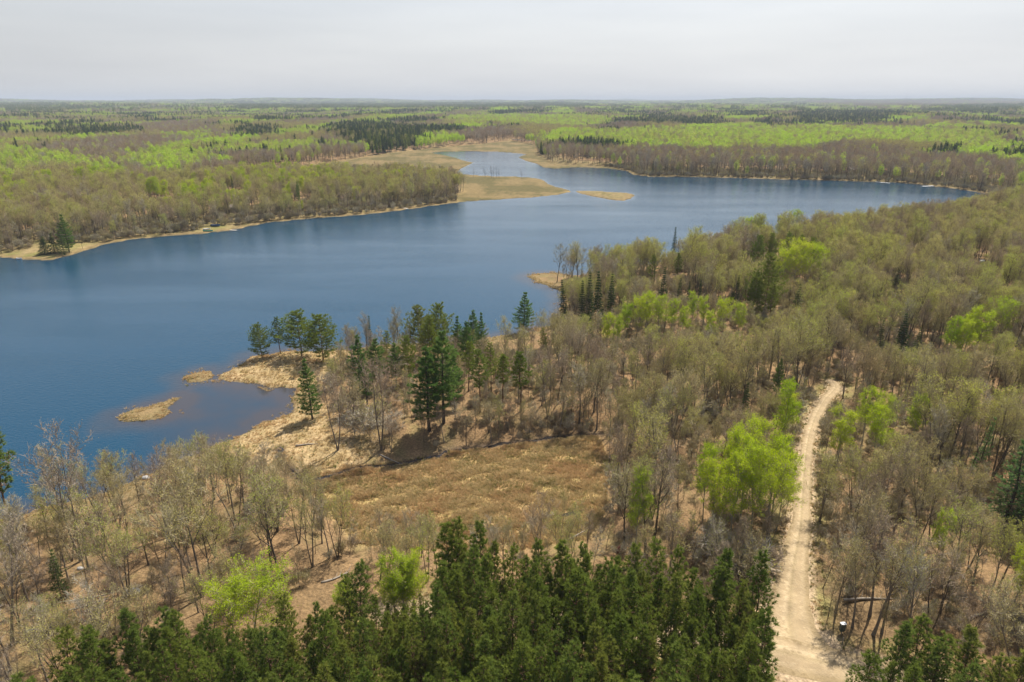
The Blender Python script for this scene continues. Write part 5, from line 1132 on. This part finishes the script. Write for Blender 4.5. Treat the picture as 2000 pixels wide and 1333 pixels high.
def shed(u, v, w, d, h, rz, lb):
    x, y, z = G(u, v); e = tag(empty('boat_shelter', (x, y, z), rz), lb, 'shelter')
    for sx in (-1, 1):
        for sy in (-1, 1):
            b_ = MB(); b_.tube([Vector((sx * w * .45, sy * d * .45, -0.6)), Vector((sx * w * .45, sy * d * .45, h))], [0.07, 0.07], 6, 0, True); link('post', b_.mesh('post', [M['post']]), e)
    b_ = MB(); b_.box((0, -d * .26, h + 0.15), (w, d * .55, 0.08), 0, 0, 0.25); b_.box((0, d * .26, h + 0.15), (w, d * .55, 0.08), 0, 0, -0.25); link('roof', b_.mesh('roof', [M['white']]), e)
shed(1828, 340, 4.5, 3.5, 2.2, 0.2, 'white-roofed shelter up the bank near the lake end'); shed(1857, 351, 4.5, 3.0, 2.0, -0.1, 'lower white-roofed shelter closer to the lake end')
def dock(u, v, L, w, rz, lb, m='white'):
    x, y = P(u, v, 0.4); e = tag(empty('dock', (x, y, 0.0), rz), lb, 'dock')
    b_ = MB(); n = max(6, int(L / 0.3))
    for i in range(n): b_.box((L * ((i + .5) / n - .5), 0, 0.42), (L / n * 0.9, w, 0.06))
    dk = link('deck', b_.mesh('deck', [M[m]]), e); boxpart('beam', dk, (0, w * 0.4, 0.34), (L, 0.1, 0.09), M['post']); boxpart('beam', dk, (0, -w * 0.4, 0.34), (L, 0.1, 0.09), M['post'])
    for k in range(3):
        for s in (-1, 1):
            b_ = MB(); px = L * (k / 2 - .5) * 0.92; b_.tube([Vector((px, s * w * 0.36, -1.6)), Vector((px, s * w * 0.36, 0.38))], [0.06, 0.06], 6, 0, True); link('leg', b_.mesh('leg', [M['post']]), e)
dock(790, 407, 7, 1.5, -0.75, 'pale wooden dock slanting off the left far shore', 'wood'); dock(456, 450, 4, 1.4, -0.2, 'short grey dock on the left far shore beside the boats', 'wood')
dock(1724, 357, 12, 1.6, -0.9, 'white dock reaching out from the bank below the brown cabin'); dock(1702, 353, 9, 1.8, 0.1, 'white dock lying along the bank near the brown cabin'); dock(1812, 364, 11, 2.0, 0.25, 'white dock by the shelters near the lake end')
def boat(u, v, L, w, h, rz, m, nm_, lb, cat, onland=True, z0=0.0):
    if onland: x, y, z = G(u, v)
    else: x, y = P(u, v, 0.1); z = -0.05
    b_ = MB(); n = 11
    for i in range(n):
        t = i / (n - 1) * 2 - 1; ww = w / 2 * math.sqrt(max(0.02, 1 - abs(t) ** 2.6)); sh = h * (1 + 0.25 * t * t)
        b_.v += [Vector((t * L / 2, -ww, sh)), Vector((t * L / 2, -ww * 0.75, h * 0.25)), Vector((t * L / 2, 0, 0.03 + 0.1 * t * t)), Vector((t * L / 2, ww * 0.75, h * 0.25)), Vector((t * L / 2, ww, sh)), Vector((t * L / 2, ww * 0.62, h * 0.4)), Vector((t * L / 2, 0, h * 0.22)), Vector((t * L / 2, -ww * 0.62, h * 0.4))]
    for i in range(n - 1):
        for j in range(8): b_.f.append((i * 8 + j, i * 8 + (j + 1) % 8, (i + 1) * 8 + (j + 1) % 8, (i + 1) * 8 + j)); b_.m.append(0)
    b_.f.append(tuple(range(8))[::-1]); b_.m.append(0); b_.f.append(tuple((n - 1) * 8 + j for j in range(8))); b_.m.append(0)
    e = tag(empty(nm_, (x, y, z), rz), lb, cat); link('hull', b_.mesh('hull', [M[m]], False), e)
    for t in (-0.25, 0.25): boxpart('seat', e, (t * L, 0, h * 0.72), (0.28, w * 0.86, 0.05), M['wood'])
boat(407, 456, 5.0, 1.0, 0.6, 0.15, 'teal', 'canoe', 'teal canoe pulled up at the left far shore', 'canoe'); boat(404, 449, 4.0, 1.3, 0.6, 0.6, 'white', 'rowing_boat', 'white rowing boat lying above the teal canoe', 'boat'); boat(421, 443, 5.0, 1.9, 1.0, 0.2, 'blue', 'rowing_boat', 'dark blue boat standing on the grass of the left far shore', 'boat')
boat(38, 507, 2.4, 1.2, 0.7, 0.1, 'white', 'rowing_boat', 'tiny white boat floating off the left far shore', 'boat', False)
# white tanks glimpsed in the wood
for u, v, lb in ((1750, 585, 'small white tank among budding trees in the middle of the wood'), (1917, 515, 'small white tank high in the wood near the lake end')):
    x, y, z = G(u, v); e = tag(empty('white_tank', (x, y, z), 0.4), lb, 'tank'); b_ = MB(); pf = [(-1.3, .1), (-1.2, .35), (-1.0, .5), (1.0, .5), (1.2, .35), (1.3, .1)]; b_.tube([Vector((p[0], 0, 1.0)) for p in pf], [p[1] for p in pf], 14, 0, True); link('tank_body', b_.mesh('tank_body', [M['white']], True), e)
    for sx in (-.8, .8): boxpart('foot', e, (sx, 0, 0.22), (0.15, 0.7, 0.62), M['post'])
# guard rail of the causeway behind the bay
x0, y0, z0 = G(998, 276); x1, y1, z1 = G(1036, 276); L = math.hypot(x1 - x0, y1 - y0); e = tag(empty('guard_rail', ((x0 + x1) / 2, (y0 + y1) / 2, max(z0, z1)), math.atan2(y1 - y0, x1 - x0)), 'white guard rail along the causeway beyond the bay', 'guard rail')
boxpart('rail', e, (0, 0, 1.0), (L, 0.15, 0.7), M['white'])
for k in range(9): boxpart('post', e, (L * (k / 8 - .5) * 0.98, 0.14, 0.4), (0.18, 0.12, 1.6), M['post'])
# radio mast on the horizon ridge
mx_, my_ = P(1768, 203, 30); rsc = 9000 / math.hypot(mx_, my_); mx_ *= rsc; my_ *= rsc; mz = h1(mx_, my_); b_ = MB()
for k in range(3):
    a = math.tau * k / 3; b_.tube([Vector((math.cos(a) * 1.6, math.sin(a) * 1.6, -1)), Vector((math.cos(a) * 0.7, math.sin(a) * 0.7, 120))], [0.25, 0.2], 4)
for k in range(24):
    a = math.tau * k / 3; f = 1.6 - 0.9 * k / 24; b_.tube([Vector((math.cos(a) * f, math.sin(a) * f, k * 5)), Vector((math.cos(a + 2.094) * f, math.sin(a + 2.094) * f, k * 5 + 5))], [0.12, 0.12], 3)
o = link('radio_mast', b_.mesh('radio_mast', [M['post']])); o.location = (mx_, my_, mz); tag(o, 'thin lattice radio mast on the horizon ridge', 'mast')

# ------------------------------------------------------------------ hazy air
hz = MB(); hz.box((0, 12500, 83), (70000, 32000, 175)); hm = hz.mesh('haze', [])
hmat = bpy.data.materials.new('haze_air'); hmat.use_nodes = True; nt = hmat.node_tree; nt.nodes.clear(); out = nt.nodes.new('ShaderNodeOutputMaterial')
pv = nt.nodes.new('ShaderNodeVolumePrincipled'); pv.inputs['Color'].default_value = (0.66, 0.73, 0.82, 1); pv.inputs['Density'].default_value = 0.000085; pv.inputs['Anisotropy'].default_value = 0.0
nt.links.new(pv.outputs[0], out.inputs['Volume']); hm.materials.append(hmat)
tag(link('haze', hm), kind='stuff')
print('counts', count, 'objects', len(bpy.data.objects), {k: len(v) for k, v in rest.items()}, [sum(len(q) for q in v) for v in far.values()], [sum(len(q) for q in v) for v in farc.values()])
